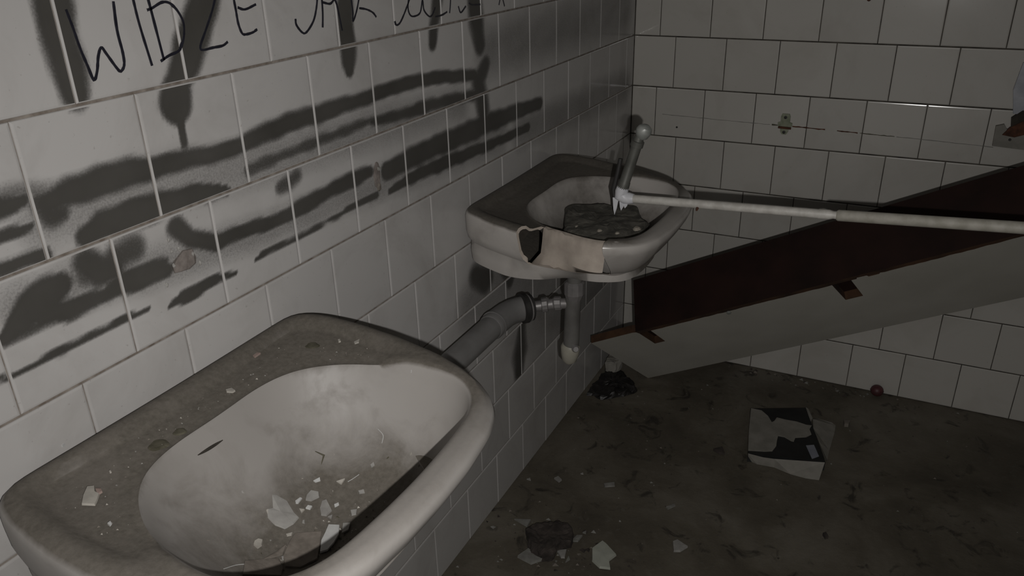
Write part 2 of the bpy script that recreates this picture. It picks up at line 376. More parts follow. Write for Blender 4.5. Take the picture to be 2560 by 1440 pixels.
SPRAY = [(0.97, 0.35, [(-1.8641, 1.3283, 0.0206), (-1.8674, 1.2829, 0.0201), (-1.8661, 1.2471, 0.0196), (-1.8648, 1.2132, 0.0172)]),
 (0.97, 0.35, [(-1.6541, 1.3157, 0.0217), (-1.6775, 1.2718, 0.0224), (-1.7017, 1.2374, 0.0231), (-1.7233, 1.2077, 0.0178)]),
 (0.97, 0.25, [(-1.7351, 1.1898, 0.0234), (-1.7385, 1.1762, 0.0222)]), (0.9, 0.3, [(-1.7381, 1.1578, 0.0047), (-1.738, 1.1406, 0.003), (-1.7376, 1.122, 0.0023)]),
 (0.95, 0.4, [(-1.3897, 1.3, 0.0153), (-1.3958, 1.2322, 0.0175), (-1.3971, 1.1791, 0.0168), (-1.3987, 1.1642, 0.0099)]),
 (0.85, 0.5, [(-1.118, 1.2705, 0.015), (-1.14, 1.2116, 0.0149), (-1.1532, 1.1704, 0.0108)]),
 (0.8, 0.5, [(-0.992, 1.262, 0.0221), (-0.9864, 1.1957, 0.0258), (-0.974, 1.1473, 0.0199)]),
 (0.7, 0.6, [(-0.9533, 1.1069, 0.0171), (-0.9881, 1.0767, 0.0232), (-0.9742, 1.0381, 0.0238), (-0.9688, 0.9959, 0.0207)]),
 (0.95, 0.45,
  [(-1.9255, 1.111, 0.0113), (-1.896, 1.1155, 0.0149), (-1.8613, 1.1146, 0.0162), (-1.8188, 1.1136, 0.0151), (-1.7791, 1.1112, 0.012), (-1.7302, 1.1076, 0.0115),
   (-1.6768, 1.1041, 0.0101), (-1.6405, 1.1039, 0.0104), (-1.6086, 1.1096, 0.0127), (-1.5507, 1.1137, 0.0132), (-1.4793, 1.1135, 0.0127), (-1.3791, 1.1143, 0.0105),
   (-1.2639, 1.1178, 0.0106), (-1.1601, 1.1129, 0.0105), (-1.0034, 1.0926, 0.0108)]),
 (0.97, 0.35,
  [(-1.8937, 1.0619, 0.0121), (-1.8692, 1.0668, 0.0176), (-1.831, 1.0674, 0.0172), (-1.7906, 1.0661, 0.016), (-1.7408, 1.0639, 0.0128), (-1.7018, 1.0571, 0.0091),
   (-1.6851, 1.0528, 0.0062)]),
 (0.85, 0.45, [(-1.9825, 1.1223, 0.0106), (-1.9626, 1.1195, 0.0085), (-1.9495, 1.1205, 0.0047)]),
 (0.9, 0.4, [(-1.9958, 1.0913, 0.0053), (-1.9666, 1.0917, 0.0055), (-1.9491, 1.0919, 0.0048)]),
 (0.9, 0.4, [(-2.0056, 1.0586, 0.007), (-1.9714, 1.0606, 0.008), (-1.9454, 1.0575, 0.0074)]),
 (0.55, 0.6, [(-1.6407, 1.0692, 0.0084), (-1.5417, 1.0726, 0.0079), (-1.4277, 1.0748, 0.0085), (-1.3524, 1.0766, 0.0064)]),
 (0.75, 0.6, [(-1.3529, 1.0734, 0.0064), (-1.2586, 1.0674, 0.0102), (-1.1658, 1.0654, 0.0114), (-1.0628, 1.0586, 0.0106), (-0.9817, 1.0516, 0.0095)]),
 (0.9, 0.45, [(-1.5943, 0.9851, 0.0091), (-1.5406, 0.9885, 0.0107), (-1.473, 0.9919, 0.0111), (-1.3992, 0.9943, 0.013), (-1.3715, 0.9935, 0.0092)]),
 (0.95, 0.4,
  [(-1.3266, 0.9814, 0.015), (-1.2573, 0.9848, 0.0184), (-1.1753, 0.9867, 0.0192), (-1.07, 0.9854, 0.0204), (-0.9338, 0.9843, 0.0201), (-0.8185, 0.9822, 0.016),
   (-0.6896, 0.977, 0.0131)]),
 (0.92, 0.4,
  [(-1.7741, 1.0334, 0.0127), (-1.7573, 1.0099, 0.011), (-1.7172, 0.9918, 0.0115), (-1.6735, 0.9908, 0.0097), (-1.6113, 0.9846, 0.0091), (-1.568, 0.9822, 0.0094),
   (-1.513, 0.9864, 0.0097)]),
 (0.9, 0.35,
  [(-1.6529, 0.9429, 0.0017), (-1.6319, 0.9461, 0.0045), (-1.6025, 0.9459, 0.0046), (-1.5633, 0.9433, 0.0036), (-1.4813, 0.9462, 0.0031), (-1.4176, 0.9504, 0.0052),
   (-1.3611, 0.95, 0.0068)]),
 (0.92, 0.4,
  [(-1.3199, 0.945, 0.0056), (-1.262, 0.9505, 0.0101), (-1.1653, 0.9495, 0.0136), (-1.0741, 0.9443, 0.0127), (-0.9371, 0.9377, 0.0102), (-0.7574, 0.9346, 0.0093)]),
 (0.85, 0.5, [(-1.9014, 1.0338, 0.0148), (-1.8881, 1.0164, 0.0178), (-1.8702, 1.0133, 0.0118)]),
 (0.75, 0.6, [(-1.9323, 1.111, 0.0121), (-1.9269, 1.0982, 0.0146), (-1.9156, 1.0969, 0.0107)]),
 (0.97, 0.3, [(-1.9375, 1.0195, 0.0145), (-1.9531, 1.018, 0.0201), (-1.9726, 1.0109, 0.0191), (-1.9943, 0.9975, 0.0123), (-2.0098, 0.9887, 0.0073)]),
 (0.85, 0.4, [(-1.9681, 0.9948, 0.0076), (-1.9302, 0.9937, 0.0087), (-1.8905, 0.9884, 0.0091), (-1.8525, 0.9858, 0.0094), (-1.7987, 0.9853, 0.0088)]),
 (0.7, 0.5, [(-1.8639, 1.0269, 0.0153), (-1.8388, 1.0267, 0.0157)]), (0.5, 0.6, [(-1.9057, 1.0185, 0.0131), (-1.8834, 1.0145, 0.0135)]),
 (0.93, 0.3, [(-1.8104, 0.9392, 0.0025), (-1.7875, 0.9405, 0.0081), (-1.7573, 0.9407, 0.0083), (-1.7251, 0.9431, 0.0064), (-1.6931, 0.9374, 0.0033)]),
 (0.93, 0.35,
  [(-2.0336, 0.9518, 0.0036), (-2.0089, 0.9479, 0.0034), (-1.9766, 0.949, 0.0039), (-1.9328, 0.9484, 0.004), (-1.8789, 0.9502, 0.0043), (-1.8391, 0.9471, 0.0025)]),
 (0.5, 0.6, [(-1.5854, 1.0277, 0.009), (-1.5492, 1.0356, 0.0115)]), (0.75, 0.7, [(-1.031, 0.6673, 0.0277), (-0.9867, 0.6397, 0.0324)]),
 (0.6, 0.7, [(-0.8088, 0.4346, 0.0229), (-0.8229, 0.3725, 0.0366), (-0.8321, 0.3187, 0.023)]), (0.6, 0.7, [(-0.8973, 0.6442, 0.0242), (-0.8686, 0.5917, 0.0209)]),
 (0.16, 0.9, [(-0.9413, 1.1289, 0.0469), (-0.73, 1.1349, 0.0516), (-0.4427, 1.1298, 0.0585), (-0.1059, 1.1375, 0.0661)]),  # broad faint grey band towards the corner
 (0.16, 0.9, [(-0.8, 0.9329, 0.0365), (-0.5695, 0.922, 0.0404), (-0.0807, 0.906, 0.0487)]),  # second faint grey band, lower down towards the corner
 (0.14, 0.9, [(-1.0541, 0.6097, 0.0562), (-0.9007, 0.5841, 0.0911), (-0.621, 0.4194, 0.133), (-0.2415, 0.2526, 0.1755)]),  # broad faint grey over the wall below the second basin
 (0.12, 0.9, [(-1.9402, 1.0915, 0.0242), (-1.8128, 1.0936, 0.0317), (-1.6543, 1.0756, 0.0312), (-1.3874, 1.0645, 0.0314), (-1.064, 1.0472, 0.0305)]),
 (0.14, 0.9,
  [(-1.9838, 1.0182, 0.0244), (-1.8906, 1.0075, 0.0268), (-1.7786, 0.9895, 0.0248), (-1.5961, 0.9765, 0.023), (-1.286, 0.9631, 0.0282), (-0.8991, 0.9463, 0.0347)]),
 (0.3, 0.8, [(-1.9765, 1.1288, 0.0113), (-1.9483, 1.1244, 0.0117), (-1.9153, 1.1145, 0.0138)]),
 (0.8, 0.5, [(-1.8834, 0.9945, 0.0045), (-1.8498, 0.9961, 0.0094), (-1.8023, 0.9958, 0.0078)]),
 (0.7, 0.5, [(-1.9687, 0.9927, 0.005), (-1.9374, 0.9856, 0.007), (-1.902, 0.9848, 0.0063)]),
 (0.6, 0.6, [(-2.0023, 0.985, 0.005), (-1.9746, 0.9883, 0.0067), (-1.9466, 0.9874, 0.0052)])]
FLAKES = {'corner': [(0.2026, -1.9411), (0.2063, -1.9291), (0.2181, -1.9063), (0.233, -1.9144), (0.2405, -1.9263), (0.2214, -1.963)],
 'd1': [(0.07, -1.9836), (0.07, -1.9816), (0.0731, -1.983), (0.0723, -1.9846)],
 'd2': [(0.1082, -1.6288), (0.1097, -1.6261), (0.1148, -1.6304), (0.1131, -1.6332)],
 'd3': [(0.1327, -1.6237), (0.1351, -1.6127), (0.1391, -1.6206), (0.1361, -1.626)],
 'deck': [(0.0711, -2.0118), (0.0763, -2.0073), (0.0853, -2.0137), (0.0925, -2.014), (0.0983, -2.0211), (0.103, -2.0277), (0.0907, -2.0338), (0.0804, -2.0238)],
 'deckbit': [(0.0818, -2.0103), (0.0876, -2.0075), (0.0924, -2.0102), (0.0915, -2.0157)],
 'edge': [(0.2434, -1.8185), (0.252, -1.8142), (0.2577, -1.8263), (0.2538, -1.8343)],
 'large': [(0.1601, -1.8463), (0.1629, -1.842), (0.174, -1.8367), (0.1897, -1.8429), (0.197, -1.8439), (0.1981, -1.8556), (0.1948, -1.8674), (0.1841, -1.8717),
           (0.1732, -1.8714), (0.1669, -1.8652), (0.1703, -1.8579)],
 'mid': [(0.1833, -1.8027), (0.1917, -1.7984), (0.196, -1.8032), (0.1917, -1.814), (0.1861, -1.8173), (0.1835, -1.8116)],
 'oval': [(0.1888, -1.9126), (0.1856, -1.9073), (0.1856, -1.9012), (0.1892, -1.8986), (0.1939, -1.9055), (0.1948, -1.913)],
 'p2': [(0.0205, -1.9802), (0.0174, -1.9767), (0.0213, -1.9776), (0.0242, -1.9813)],
 'pill': [(-0.0028, -1.9865), (-0.0057, -1.98), (-0.0008, -1.9796), (0.0015, -1.9855)],
 'pink': [(0.0263, -1.7189), (0.0282, -1.713), (0.0376, -1.7095), (0.0382, -1.7219)],
 's1': [(0.2003, -1.7728), (0.2077, -1.7639), (0.2076, -1.7723)],
 's10': [(0.2193, -1.9023), (0.2205, -1.9), (0.2247, -1.9049), (0.2229, -1.9055)],
 's11': [(0.1926, -1.8215), (0.1968, -1.8186), (0.1979, -1.8243), (0.1932, -1.8267)],
 's12': [(0.231, -1.7683), (0.2363, -1.7635), (0.2399, -1.7663), (0.234, -1.7702)],
 's13': [(0.1887, -1.8332), (0.1936, -1.8292), (0.1939, -1.8359)],
 's2': [(0.2394, -1.7972), (0.2458, -1.792), (0.249, -1.7986), (0.2451, -1.8026)],
 's3': [(0.178, -1.7908), (0.1816, -1.7819), (0.1843, -1.7845), (0.1809, -1.7903)],
 's4': [(0.2274, -1.7338), (0.2298, -1.7294), (0.2327, -1.7315), (0.2301, -1.7354)],
 's5': [(0.2, -1.8721), (0.2038, -1.8648), (0.2051, -1.8685), (0.2025, -1.8732)],
 's6': [(0.221, -1.8198), (0.2243, -1.8143), (0.2271, -1.8201)],
 's7': [(0.2163, -1.8001), (0.2191, -1.7946), (0.2215, -1.7969), (0.2188, -1.8024)],
 's8': [(0.2016, -1.8436), (0.2029, -1.8412), (0.2054, -1.8444), (0.2032, -1.8461)],
 's9': [(0.1676, -1.8662), (0.1683, -1.8631), (0.1717, -1.8647), (0.171, -1.8685)],
 'sliver': [(0.182, -1.8308), (0.1799, -1.8291), (0.1803, -1.8202), (0.1823, -1.8191), (0.1834, -1.8284)],
 'strip': [(0.2101, -1.9217), (0.2102, -1.8991), (0.2098, -1.8819), (0.2176, -1.8985), (0.2157, -1.9055)],
 'tan': [(0.2105, -1.8808), (0.2057, -1.8632), (0.2291, -1.8412), (0.2499, -1.8736), (0.2549, -1.8817), (0.2471, -1.9033), (0.233, -1.9125), (0.22, -1.9013)],
 'tan2': [(0.0627, -1.8017), (0.0665, -1.7951), (0.0751, -1.7976), (0.0747, -1.8018), (0.0671, -1.8045)],
 'teal': [(0.138, -2.0412), (0.1377, -2.0374), (0.1413, -2.0387), (0.1424, -2.0419)],
 'tri': [(0.2013, -1.8046), (0.2042, -1.7997), (0.2196, -1.8092), (0.2191, -1.8197), (0.2128, -1.8222), (0.2055, -1.8149)],
 'white': [(0.2291, -1.8283), (0.242, -1.8233), (0.2523, -1.8378), (0.2563, -1.8526), (0.257, -1.8661), (0.2511, -1.873), (0.2387, -1.8553), (0.2339, -1.8409)]}
SHARDS = {'b1': [(0.0923, -0.818), (0.0996, -0.8068), (0.1154, -0.8189), (0.1116, -0.8291)],
 'b2': [(0.2221, -0.785), (0.2464, -0.7684), (0.2523, -0.7824), (0.2281, -0.7951)],
 'b3': [(0.0269, -0.8521), (0.0335, -0.8451), (0.04, -0.8538)],
 'b4': [(0.1495, -0.7696), (0.1546, -0.7641), (0.1581, -0.7704)],
 'b5': [(0.4484, -0.5152), (0.4698, -0.4968), (0.4831, -0.5247), (0.4668, -0.5238)],
 'b6': [(0.7686, -0.7437), (0.7754, -0.7373), (0.783, -0.7528), (0.7758, -0.7561)],
 'big': [(0.2812, -1.0238), (0.2945, -0.9894), (0.3061, -0.9947), (0.3423, -1.0227), (0.3326, -1.0474), (0.3448, -1.0713), (0.3202, -1.0763), (0.2958, -1.0613)],
 'chip': [(0.2073, -1.0669), (0.2289, -1.0551), (0.2357, -1.0826), (0.2265, -1.0836)],
 'chip2': [(0.2415, -1.0934), (0.2402, -1.0704), (0.2479, -1.0803)],
 'g2': [(0.2268, -1.021), (0.2318, -0.9971), (0.2454, -0.9944), (0.2424, -1.0173)],
 'g3': [(0.2405, -0.9821), (0.247, -0.9736), (0.2496, -0.9833)],
 'gray': [(0.132, -1.1244), (0.1445, -1.0911), (0.1686, -1.1005), (0.1923, -1.1097), (0.1715, -1.1327)],
 'lump': [(0.1266, -1.0534), (0.1321, -1.0326), (0.1803, -0.9991), (0.2155, -0.9937), (0.2334, -1.0426), (0.2059, -1.0693), (0.2118, -1.0938), (0.1863, -1.1125),
          (0.1533, -1.0939)],
 'small': [(0.3979, -0.8041), (0.4148, -0.7863), (0.419, -0.7923), (0.4048, -0.8108)],
 'tri': [(0.0664, -1.0088), (0.1071, -0.9956), (0.1096, -1.0228)],
 'w': [(-0.0131, -0.1861), (-0.0082, -0.1429), (0.0372, -0.1696), (0.0365, -0.2003), (0.0082, -0.219)],
 'wisp': [(0.4487, -0.9211), (0.4571, -0.91), (0.4765, -0.9221), (0.4871, -0.9276), (0.4744, -0.9473), (0.4596, -0.9509)],
 'y': [(0.762, -0.2184), (0.7804, -0.2194), (0.7778, -0.2393), (0.7665, -0.2398)]}
PACK = {'logo': [(0.6822, -0.4239), (0.7017, -0.4116), (0.7213, -0.4607), (0.7058, -0.4804)],
 'strip': [(0.6536, -0.2261), (0.6617, -0.2319), (0.6806, -0.2791), (0.6779, -0.2984)],
 'top': [(0.5066, -0.2986), (0.6556, -0.2271), (0.7401, -0.4801), (0.5449, -0.5258)],
 'w1': [(0.5075, -0.2982), (0.5382, -0.2976), (0.5606, -0.3191), (0.5767, -0.3482), (0.5822, -0.3385), (0.5857, -0.3168), (0.6112, -0.318), (0.6412, -0.3152),
        (0.6686, -0.3206), (0.6831, -0.3175), (0.6801, -0.34), (0.6885, -0.3639), (0.6773, -0.3827), (0.6502, -0.3984), (0.6491, -0.4191), (0.6414, -0.4193),
        (0.6222, -0.4079), (0.6049, -0.409), (0.606, -0.4356), (0.6086, -0.4609), (0.6032, -0.4894), (0.5845, -0.4996), (0.5425, -0.514), (0.5262, -0.4243)]}
PACK_FRONT = [(0.5455, -0.5287, 0.03), (0.585, -0.5296, 0.03), (0.6143, -0.524, 0.03), (0.7389, -0.4838, 0.03), (0.7335, -0.5289, 0.003), (0.7003, -0.5353, 0.003),
 (0.6607, -0.534, 0.003), (0.617, -0.522, 0.003), (0.572, -0.5271, 0.003), (0.5464, -0.5199, 0.003)]
PACK_RIGHT = [(0.6811, -0.2825, 0.03), (0.6937, -0.2287, 0.003), (0.732, -0.2334, 0.003), (0.744, -0.2461, 0.003), (0.7452, -0.2883, 0.003), (0.742, -0.3815, 0.003),
 (0.7426, -0.4297, 0.003), (0.7371, -0.4691, 0.03), (0.7104, -0.3877, 0.03), (0.689, -0.3289, 0.03)]
TAP1 = (-0.0, -1.7843, 0.9927)
TAP2 = (0.0, -1.3527, 0.9814)
RUST1 = (0.0, -1.9173, 1.0656)
THREADS = [([(0.2186, -1.6987), (0.2279, -1.7008), (0.2299, -1.7077)], 'straight white thread on the far wall of the foreground bowl'), ([(0.2085, -1.9742), (0.2045, -1.955), (0.2069, -1.9409)], 'pale thread at the bottom edge of the photo inside the basin'), ([(0.2123, -1.7645), (0.2164, -1.7566), (0.2199, -1.7495)], 'short curved thread above the paint flakes in the basin'), ([(0.227, -1.6428), (0.2245, -1.636), (0.2324, -1.6362), (0.2437, -1.6456), (0.2446, -1.6476)], 'looped thread on the far rim of the foreground bowl'), ([(0.2093, -1.6485), (0.2087, -1.6418), (0.2067, -1.6358)], 'tiny bent thread left of the looped thread on the far rim')]
SMUDGE = [(0.1604, -1.7612), (0.1709, -1.7575), (0.1739, -1.7682)]

# ------------------------------------------------------------------ the room
RX, RY, RZ = 1.75, -3.25, 2.6
T = 0.15
TH = 0.006           # tiles stand 6 mm proud of their bed; tile faces lie at x = 0 and y = 0

floor = tag(link('floor', box_mesh('floor', -0.1, RX + 0.1, RY - 0.1, 0.1, -0.1, 0.0), M['floor']), 'dark dirty concrete floor strewn with rubble', kind='structure')
wall_left = tag(link('wall_left', box_mesh('wall_left', -0.1, -TH + 0.0035, RY, 0.1, 0.0, RZ), M['joint_left']), 'white tiled wall with spray paint and marker writing', kind='structure')
wall_back = tag(link('wall_back', box_mesh('wall_back', -TH + 0.0036, RX, TH - 0.0035, 0.1, 0.0, RZ), M['joint_back']), 'yellowed white tiled wall behind the fallen board', kind='structure')
tag(link('wall_right', box_mesh('wall_right', RX, RX + 0.1, RY, 0.1, 0.0, RZ), M['plaster']), 'plain whitewashed wall', kind='structure')
tag(link('ceiling', box_mesh('ceiling', -0.1, RX + 0.1, RY - 0.1, 0.1, RZ, RZ + 0.1), M['plaster']), 'plain whitewashed ceiling', kind='structure')

_tile_cache = {}
def tile_mesh(w, h, mat, bev=0.0016):
    """a tile lying in the uv plane (u right, v up, n towards the room), bevelled front rim"""
    key = (round(w, 4), round(h, 4), mat.name)
    if key in _tile_cache: return _tile_cache[key]
    v, f = [], []
    rings = [(0.0, -TH), (0.0, -bev), (bev * 0.35, -bev * 0.4), (bev * 0.9, -0.0003), (bev * 0.9 + 0.0016, 0.0)]
    for ins, d in rings:
        v += [(ins, ins, d), (w - ins, ins, d), (w - ins, h - ins, d), (ins, h - ins, d)]
    for r in range(4):
        for k in range(4):
            k2 = (k + 1) % 4
            f.append((r * 4 + k, r * 4 + k2, (r + 1) * 4 + k2, (r + 1) * 4 + k))
    f.append((16, 17, 18, 19))
    me = mesh_from('tile', v, f)
    me.materials.append(mat)
    for p in me.polygons: p.use_smooth = False
    _tile_cache[key] = me
    return me

GAPV, GAPH = 0.0014, 0.0030
ROWS = 11
FR_LEFT = {}
for r in range(ROWS + 1): FR_LEFT[r] = 0.95 if r % 2 == 1 else 0.44    # r = row index from the floor
FR_BACK = {0: .984, 1: .478, 2: .945, 3: .45, 4: .978, 5: .5125, 6: .853, 7: .5245, 8: .95, 9: .47, 10: .96}
LEFT_TILES = []      # (y0, y1, z0, z1) of the faces on the left wall

def rows_of(fr, length):
    """joint positions along a wall, first tile cut at the corner"""
    e = [0.0]
    d = fr * T
    while d < length - 0.004:
        e.append(d); d += T
    e.append(length)
    return e

def place_tile(wall, mesh, mtx):
    o = bpy.data.objects.new('tile', mesh)
    COL.objects.link(o)
    o.parent = wall
    o.matrix_local = mtx
    return o

rt = random.Random(3)
def jit():
    return Matrix.Translation((0, 0, rt.uniform(-0.00025, 0.00025))) @ Matrix.Rotation(rt.uniform(-.0012, .0012), 4, 'X') @ Matrix.Rotation(rt.uniform(-.0012, .0012), 4, 'Y')

far_v, far_f = [], []
def far_tile(q):
    """a tile beyond the 300 nearest, joined into one field"""
    b = len(far_v)
    far_v.extend(q); far_f.append((b, b + 1, b + 2, b + 3))

for r in range(ROWS):
    z0 = r * T + (0 if r == 0 else GAPH / 2); z1 = (r + 1) * T - GAPH / 2
    e = rows_of(FR_LEFT[r], -RY)
    for a, b in zip(e, e[1:]):
        y1 = -a - (0.001 if a == 0 else GAPV / 2); y0 = -b + GAPV / 2
        if y1 - y0 < 0.01: continue
        if a < 2.5:
            # u axis -> +y, v -> z, n -> +x
            mtx = Matrix(((0, 0, 1, 0), (1, 0, 0, y0), (0, 1, 0, z0), (0, 0, 0, 1))) @ jit()
            place_tile(wall_left, tile_mesh(y1 - y0, z1 - z0, M['tile_left']), mtx)
            LEFT_TILES.append((y0, y1, z0, z1))
        else:
            far_tile([(0, y0, z0), (0, y1, z0), (0, y1, z1), (0, y0, z1)])
tag(link('tile_field', mesh_from('tile_field', far_v, far_f), M['tile_left'], wall_left), kind='stuff')
for r in range(ROWS):
    z0 = r * T + (0.002 if r == 0 else GAPH / 2); z1 = (r + 1) * T - GAPH / 2
    e = rows_of(FR_BACK[r], RX)
    for a, b in zip(e, e[1:]):
        x0 = a + (0.001 if a == 0 else 0.0009); x1 = b - 0.0009
        if x1 - x0 < 0.01: continue
        # u -> +x, v -> z, n -> -y
        mtx = Matrix(((1, 0, 0, x0), (0, 0, -1, 0), (0, 1, 0, z0), (0, 0, 0, 1))) @ jit()
        place_tile(wall_back, tile_mesh(x1 - x0, z1 - z0, M['tile_back']), mtx)

# ------------------------------------------------------------------ spray paint and broad faint grey bands on the left wall (a thin coat on the tile faces)
def spray_alpha(Y, Z):
    A = np.zeros_like(Y)
    wob = 0.004 * np.sin(Y * 61 + 3 * np.sin(Z * 37)) + 0.003 * np.sin(Y * 143 + Z * 95)
    for alpha, soft, pl in SPRAY:
        best = np.full_like(Y, 9.0)
        for (y0, z0, h0), (y1, z1, h1) in zip(pl, pl[1:]):
            dy, dz = y1 - y0, z1 - z0
            t = np.clip(((Y - y0) * dy + (Z - z0) * dz) / (dy * dy + dz * dz + 1e-12), 0, 1)
            d = np.hypot(Y - y0 - t * dy, Z - z0 - t * dz) / (0.90 * (h0 + (h1 - h0) * t))
            best = np.minimum(best, d)
        hm = max(p[2] for p in pl)
        best = best + wob / max(hm, 0.006) * 0.35
        soft = min(soft * 1.7, 0.95)
        f = np.clip((1 + soft * 0.85 - best) / (soft * 1.6), 0, 1)
        A = np.maximum(A, alpha * f * f * (3 - 2 * f))
    blot = 1 + 0.10 * np.sin(Y * 23 + 4 * np.sin(Z * 19)) * np.sin(Z * 31 + 2 * np.sin(Y * 13))
    return np.clip(A ** 0.66 * np.where(A > 0.9, 1, blot), 0, 0.985)

pv, pf, pa = [], [], []
for (y0, y1, z0, z1) in LEFT_TILES:
    if z1 < 0.3: continue
    n = max(4, int((y1 - y0) / 0.0050)); m_ = max(4, int((z1 - z0) / 0.0050))
    e = 0.0017
    ys = np.linspace(y0 + e, y1 - e, n + 1); zs = np.linspace(z0 + e, z1 - e, m_ + 1)
    YY, ZZ = np.meshgrid(ys, zs, indexing='ij')
    A = spray_alpha(YY, ZZ)
    if A.max() < 0.02: continue
    keep = (np.maximum.reduce([A[:-1, :-1], A[1:, :-1], A[1:, 1:], A[:-1, 1:]]) > 0.015)
    idx = -np.ones(A.shape, int)
    for i, j in zip(*np.nonzero(keep)):
        q = []
        for a_, b_ in ((i, j), (i + 1, j), (i + 1, j + 1), (i, j + 1)):
            if idx[a_, b_] < 0:
                idx[a_, b_] = len(pv); pv.append((0.0005, YY[a_, b_], ZZ[a_, b_])); pa.append(float(A[a_, b_]))
            q.append(int(idx[a_, b_]))
        pf.append(tuple(q))
me = mesh_from('spray_paint', pv, pf)
attr = me.attributes.new('paint', 'FLOAT', 'POINT')
attr.data.foreach_set('value', pa)
tag(link('spray_paint', me, M['spray'], wall_left), 'dark grey streaks of soft-edged spray paint and broad faint grey bands', kind='stuff')

# ------------------------------------------------------------------ marker writing on the left wall
for strokes in LETTERS:
    v, f = [], []
    for s in strokes:
        pts = catmull([(0, y, z) for y, z in s], 5) if len(s) > 2 else [Vector((0, y, z)) for y, z in s]
        r = 0.0018
        for i, p in enumerate(pts):
            t = (pts[min(i + 1, len(pts) - 1)] - pts[max(i - 1, 0)]).normalized()
            nrm = Vector((0, -t.z, t.y)) * r * (0.85 + 0.3 * random.random())
            b = len(v)
            v += [p + nrm + Vector((-0.0006, 0, 0)), p + nrm * 0.8 + Vector((0.0009, 0, 0)), p - nrm * 0.8 + Vector((0.0009, 0, 0)), p - nrm + Vector((-0.0006, 0, 0))]
            if i: f += [(b - 4 + k, b + k, b + k + 1, b - 3 + k) for k in range(3)]
            if i == 0: f.append((b, b + 1, b + 2, b + 3))
            if i == len(pts) - 1: f.append((b + 3, b + 2, b + 1, b))
    link('letter', mesh_from('letter', v, f), M['marker'], wall_left)

# ------------------------------------------------------------------ washbasins
OH = [(0, .235), (.008, .25), (.03, .262), (.06, .267), (.11, .268), (.185, .262), (.26, .248), (.31, .23), (.345, .21), (.375, .185), (.392, .16), (.405, .122), (.413, .06), (.415, 0)]
OHN = [(0, -.212), (.010, -.228), (.03, -.238), (.06, -.246), (.11, -.255), (.185, -.261), (.26, -.250), (.31, -.232), (.345, -.21), (.375, -.185), (.392, -.16), (.405, -.122), (.413, -.06)]
IH = [(.092, 0), (.09, .07), (.1, .12), (.125, .15), (.152, .17), (.19, .188), (.229, .197), (.265, .202), (.30, .2), (.335, .188), (.357, .16), (.366, .13), (.372, .06), (.374, 0)]
CX = 0.235
def outline(h, near=None):
    pts = h + (near or [(x, -s) for x, s in h if s > 0])
    return sorted(pts, key=lambda p: math.atan2(p[1], p[0] - CX))
PO, PIN = outline(OH, OHN), outline(IH)
def radius_raw(pl, th):
    dx, dy = math.cos(th), math.sin(th)
    best = 0
    for a, b in zip(pl, pl[1:] + pl[:1]):
        ax, ay = a[0] - CX, a[1]
        ex, ey = b[0] - a[0], b[1] - a[1]
        den = dx * ey - dy * ex
        if abs(den) < 1e-9: continue
        t = (ax * ey - ay * ex) / den
        u = (ax * dy - ay * dx) / den
        if t > 0 and -1e-6 <= u <= 1 + 1e-6: best = max(best, t)
    return best
NS = 720
def table(pl, sm):
    r = np.array([radius_raw(pl, -math.pi + 2 * math.pi * k / NS) for k in range(NS)])
    for _ in range(3):
        r = sum(np.roll(r, j) for j in range(-sm, sm + 1)) / (2 * sm + 1)
    return r
TAB = {id(PO): table(PO, 3), id(PIN): table(PIN, 12)}
def radius(pl, th):
    t = (th + math.pi) / (2 * math.pi) * NS
    k = int(math.floor(t)); f = t - k
    tb = TAB[id(pl)]
    return float(tb[k % NS] * (1 - f) + tb[(k + 1) % NS] * f)
def ztop(x): return 0.84 - 0.042 * x
def bexp(th): return 2.1 + 2.6 * (0.5 + 0.5 * math.cos(th)) ** 1.5      # gentle at the back, steep under the front rim
def bowl_z(x, s):
    th = math.atan2(s, x - CX); g = math.hypot(x - CX, s) / radius(PIN, th)
    if g >= 1: return ztop(x) - 0.012
    return ztop(x) - 0.012 - 0.130 * (1 - g ** bexp(th))

NA = 180
GS = [0.06, 0.2, 0.35, 0.5, 0.62, 0.72, 0.8, 0.87, 0.92, 0.96, 0.985]
IDX_RIM = len(GS)          # index of the first rim point
def basin_section(th):
    dx, dy = math.cos(th), math.sin(th)
    ri, ro = radius(PIN, th), radius(PO, th)
    w = ro - ri
    rec = 0.012 * sstep(0.05, 0.085, w)
    pts = []
    for g in GS:
        x, s = CX + dx * ri * g, dy * ri * g
        pts.append((x, s, ztop(x) - 0.012 - 0.130 * (1 - g ** bexp(th))))
    def P(r, dz):
        x, s = CX + dx * r, dy * r
        pts.append((x, s, ztop(x) + dz))
    P(ri, -0.0085 - rec * 0.4)
    P(ri + min(.004, .1 * w), -0.003 - rec)
    P(ri + min(.010, .2 * w), -0.0005 - rec)
    P(ro - min(.048, .70 * w), -rec)
    P(ro - min(.040, .60 * w), -rec * 0.8)
    P(ro - min(.030, .48 * w), -rec * 0.12)
    P(ro - min(.018, .38 * w), 0)
    P(ro - .009, -0.0022)
    P(ro - .0025, -0.0075)
    P(ro, -0.015)
    b = sstep(0.10, 0.32, CX + dx * ro)
    A = [(0, .030), (.001, .050), (.004, .062), (.009, .067), (.011, .070), (.009, .090), (.012, .113)]
    B = [(.006, .028), (.016, .044), (.030, .062), (.044, .078), (.056, .088), (.072, .094), (.095, .102)]
    for (ea, ha), (eb, hb) in zip(A, B):
        P(ro - (ea + (eb - ea) * b), -(ha + (hb - ha) * b))
    P(ro * 0.62, -0.122); P(ro * 0.40, -0.148); P(ro * 0.15, -0.158)
    return pts
NRIM0, NSKIRT = IDX_RIM, IDX_RIM + 10 + 4
ANG = [-math.pi + 2 * math.pi * k / NA for k in range(NA)]
SEC = [basin_section(t) for t in ANG]
NP = len(SEC[0])

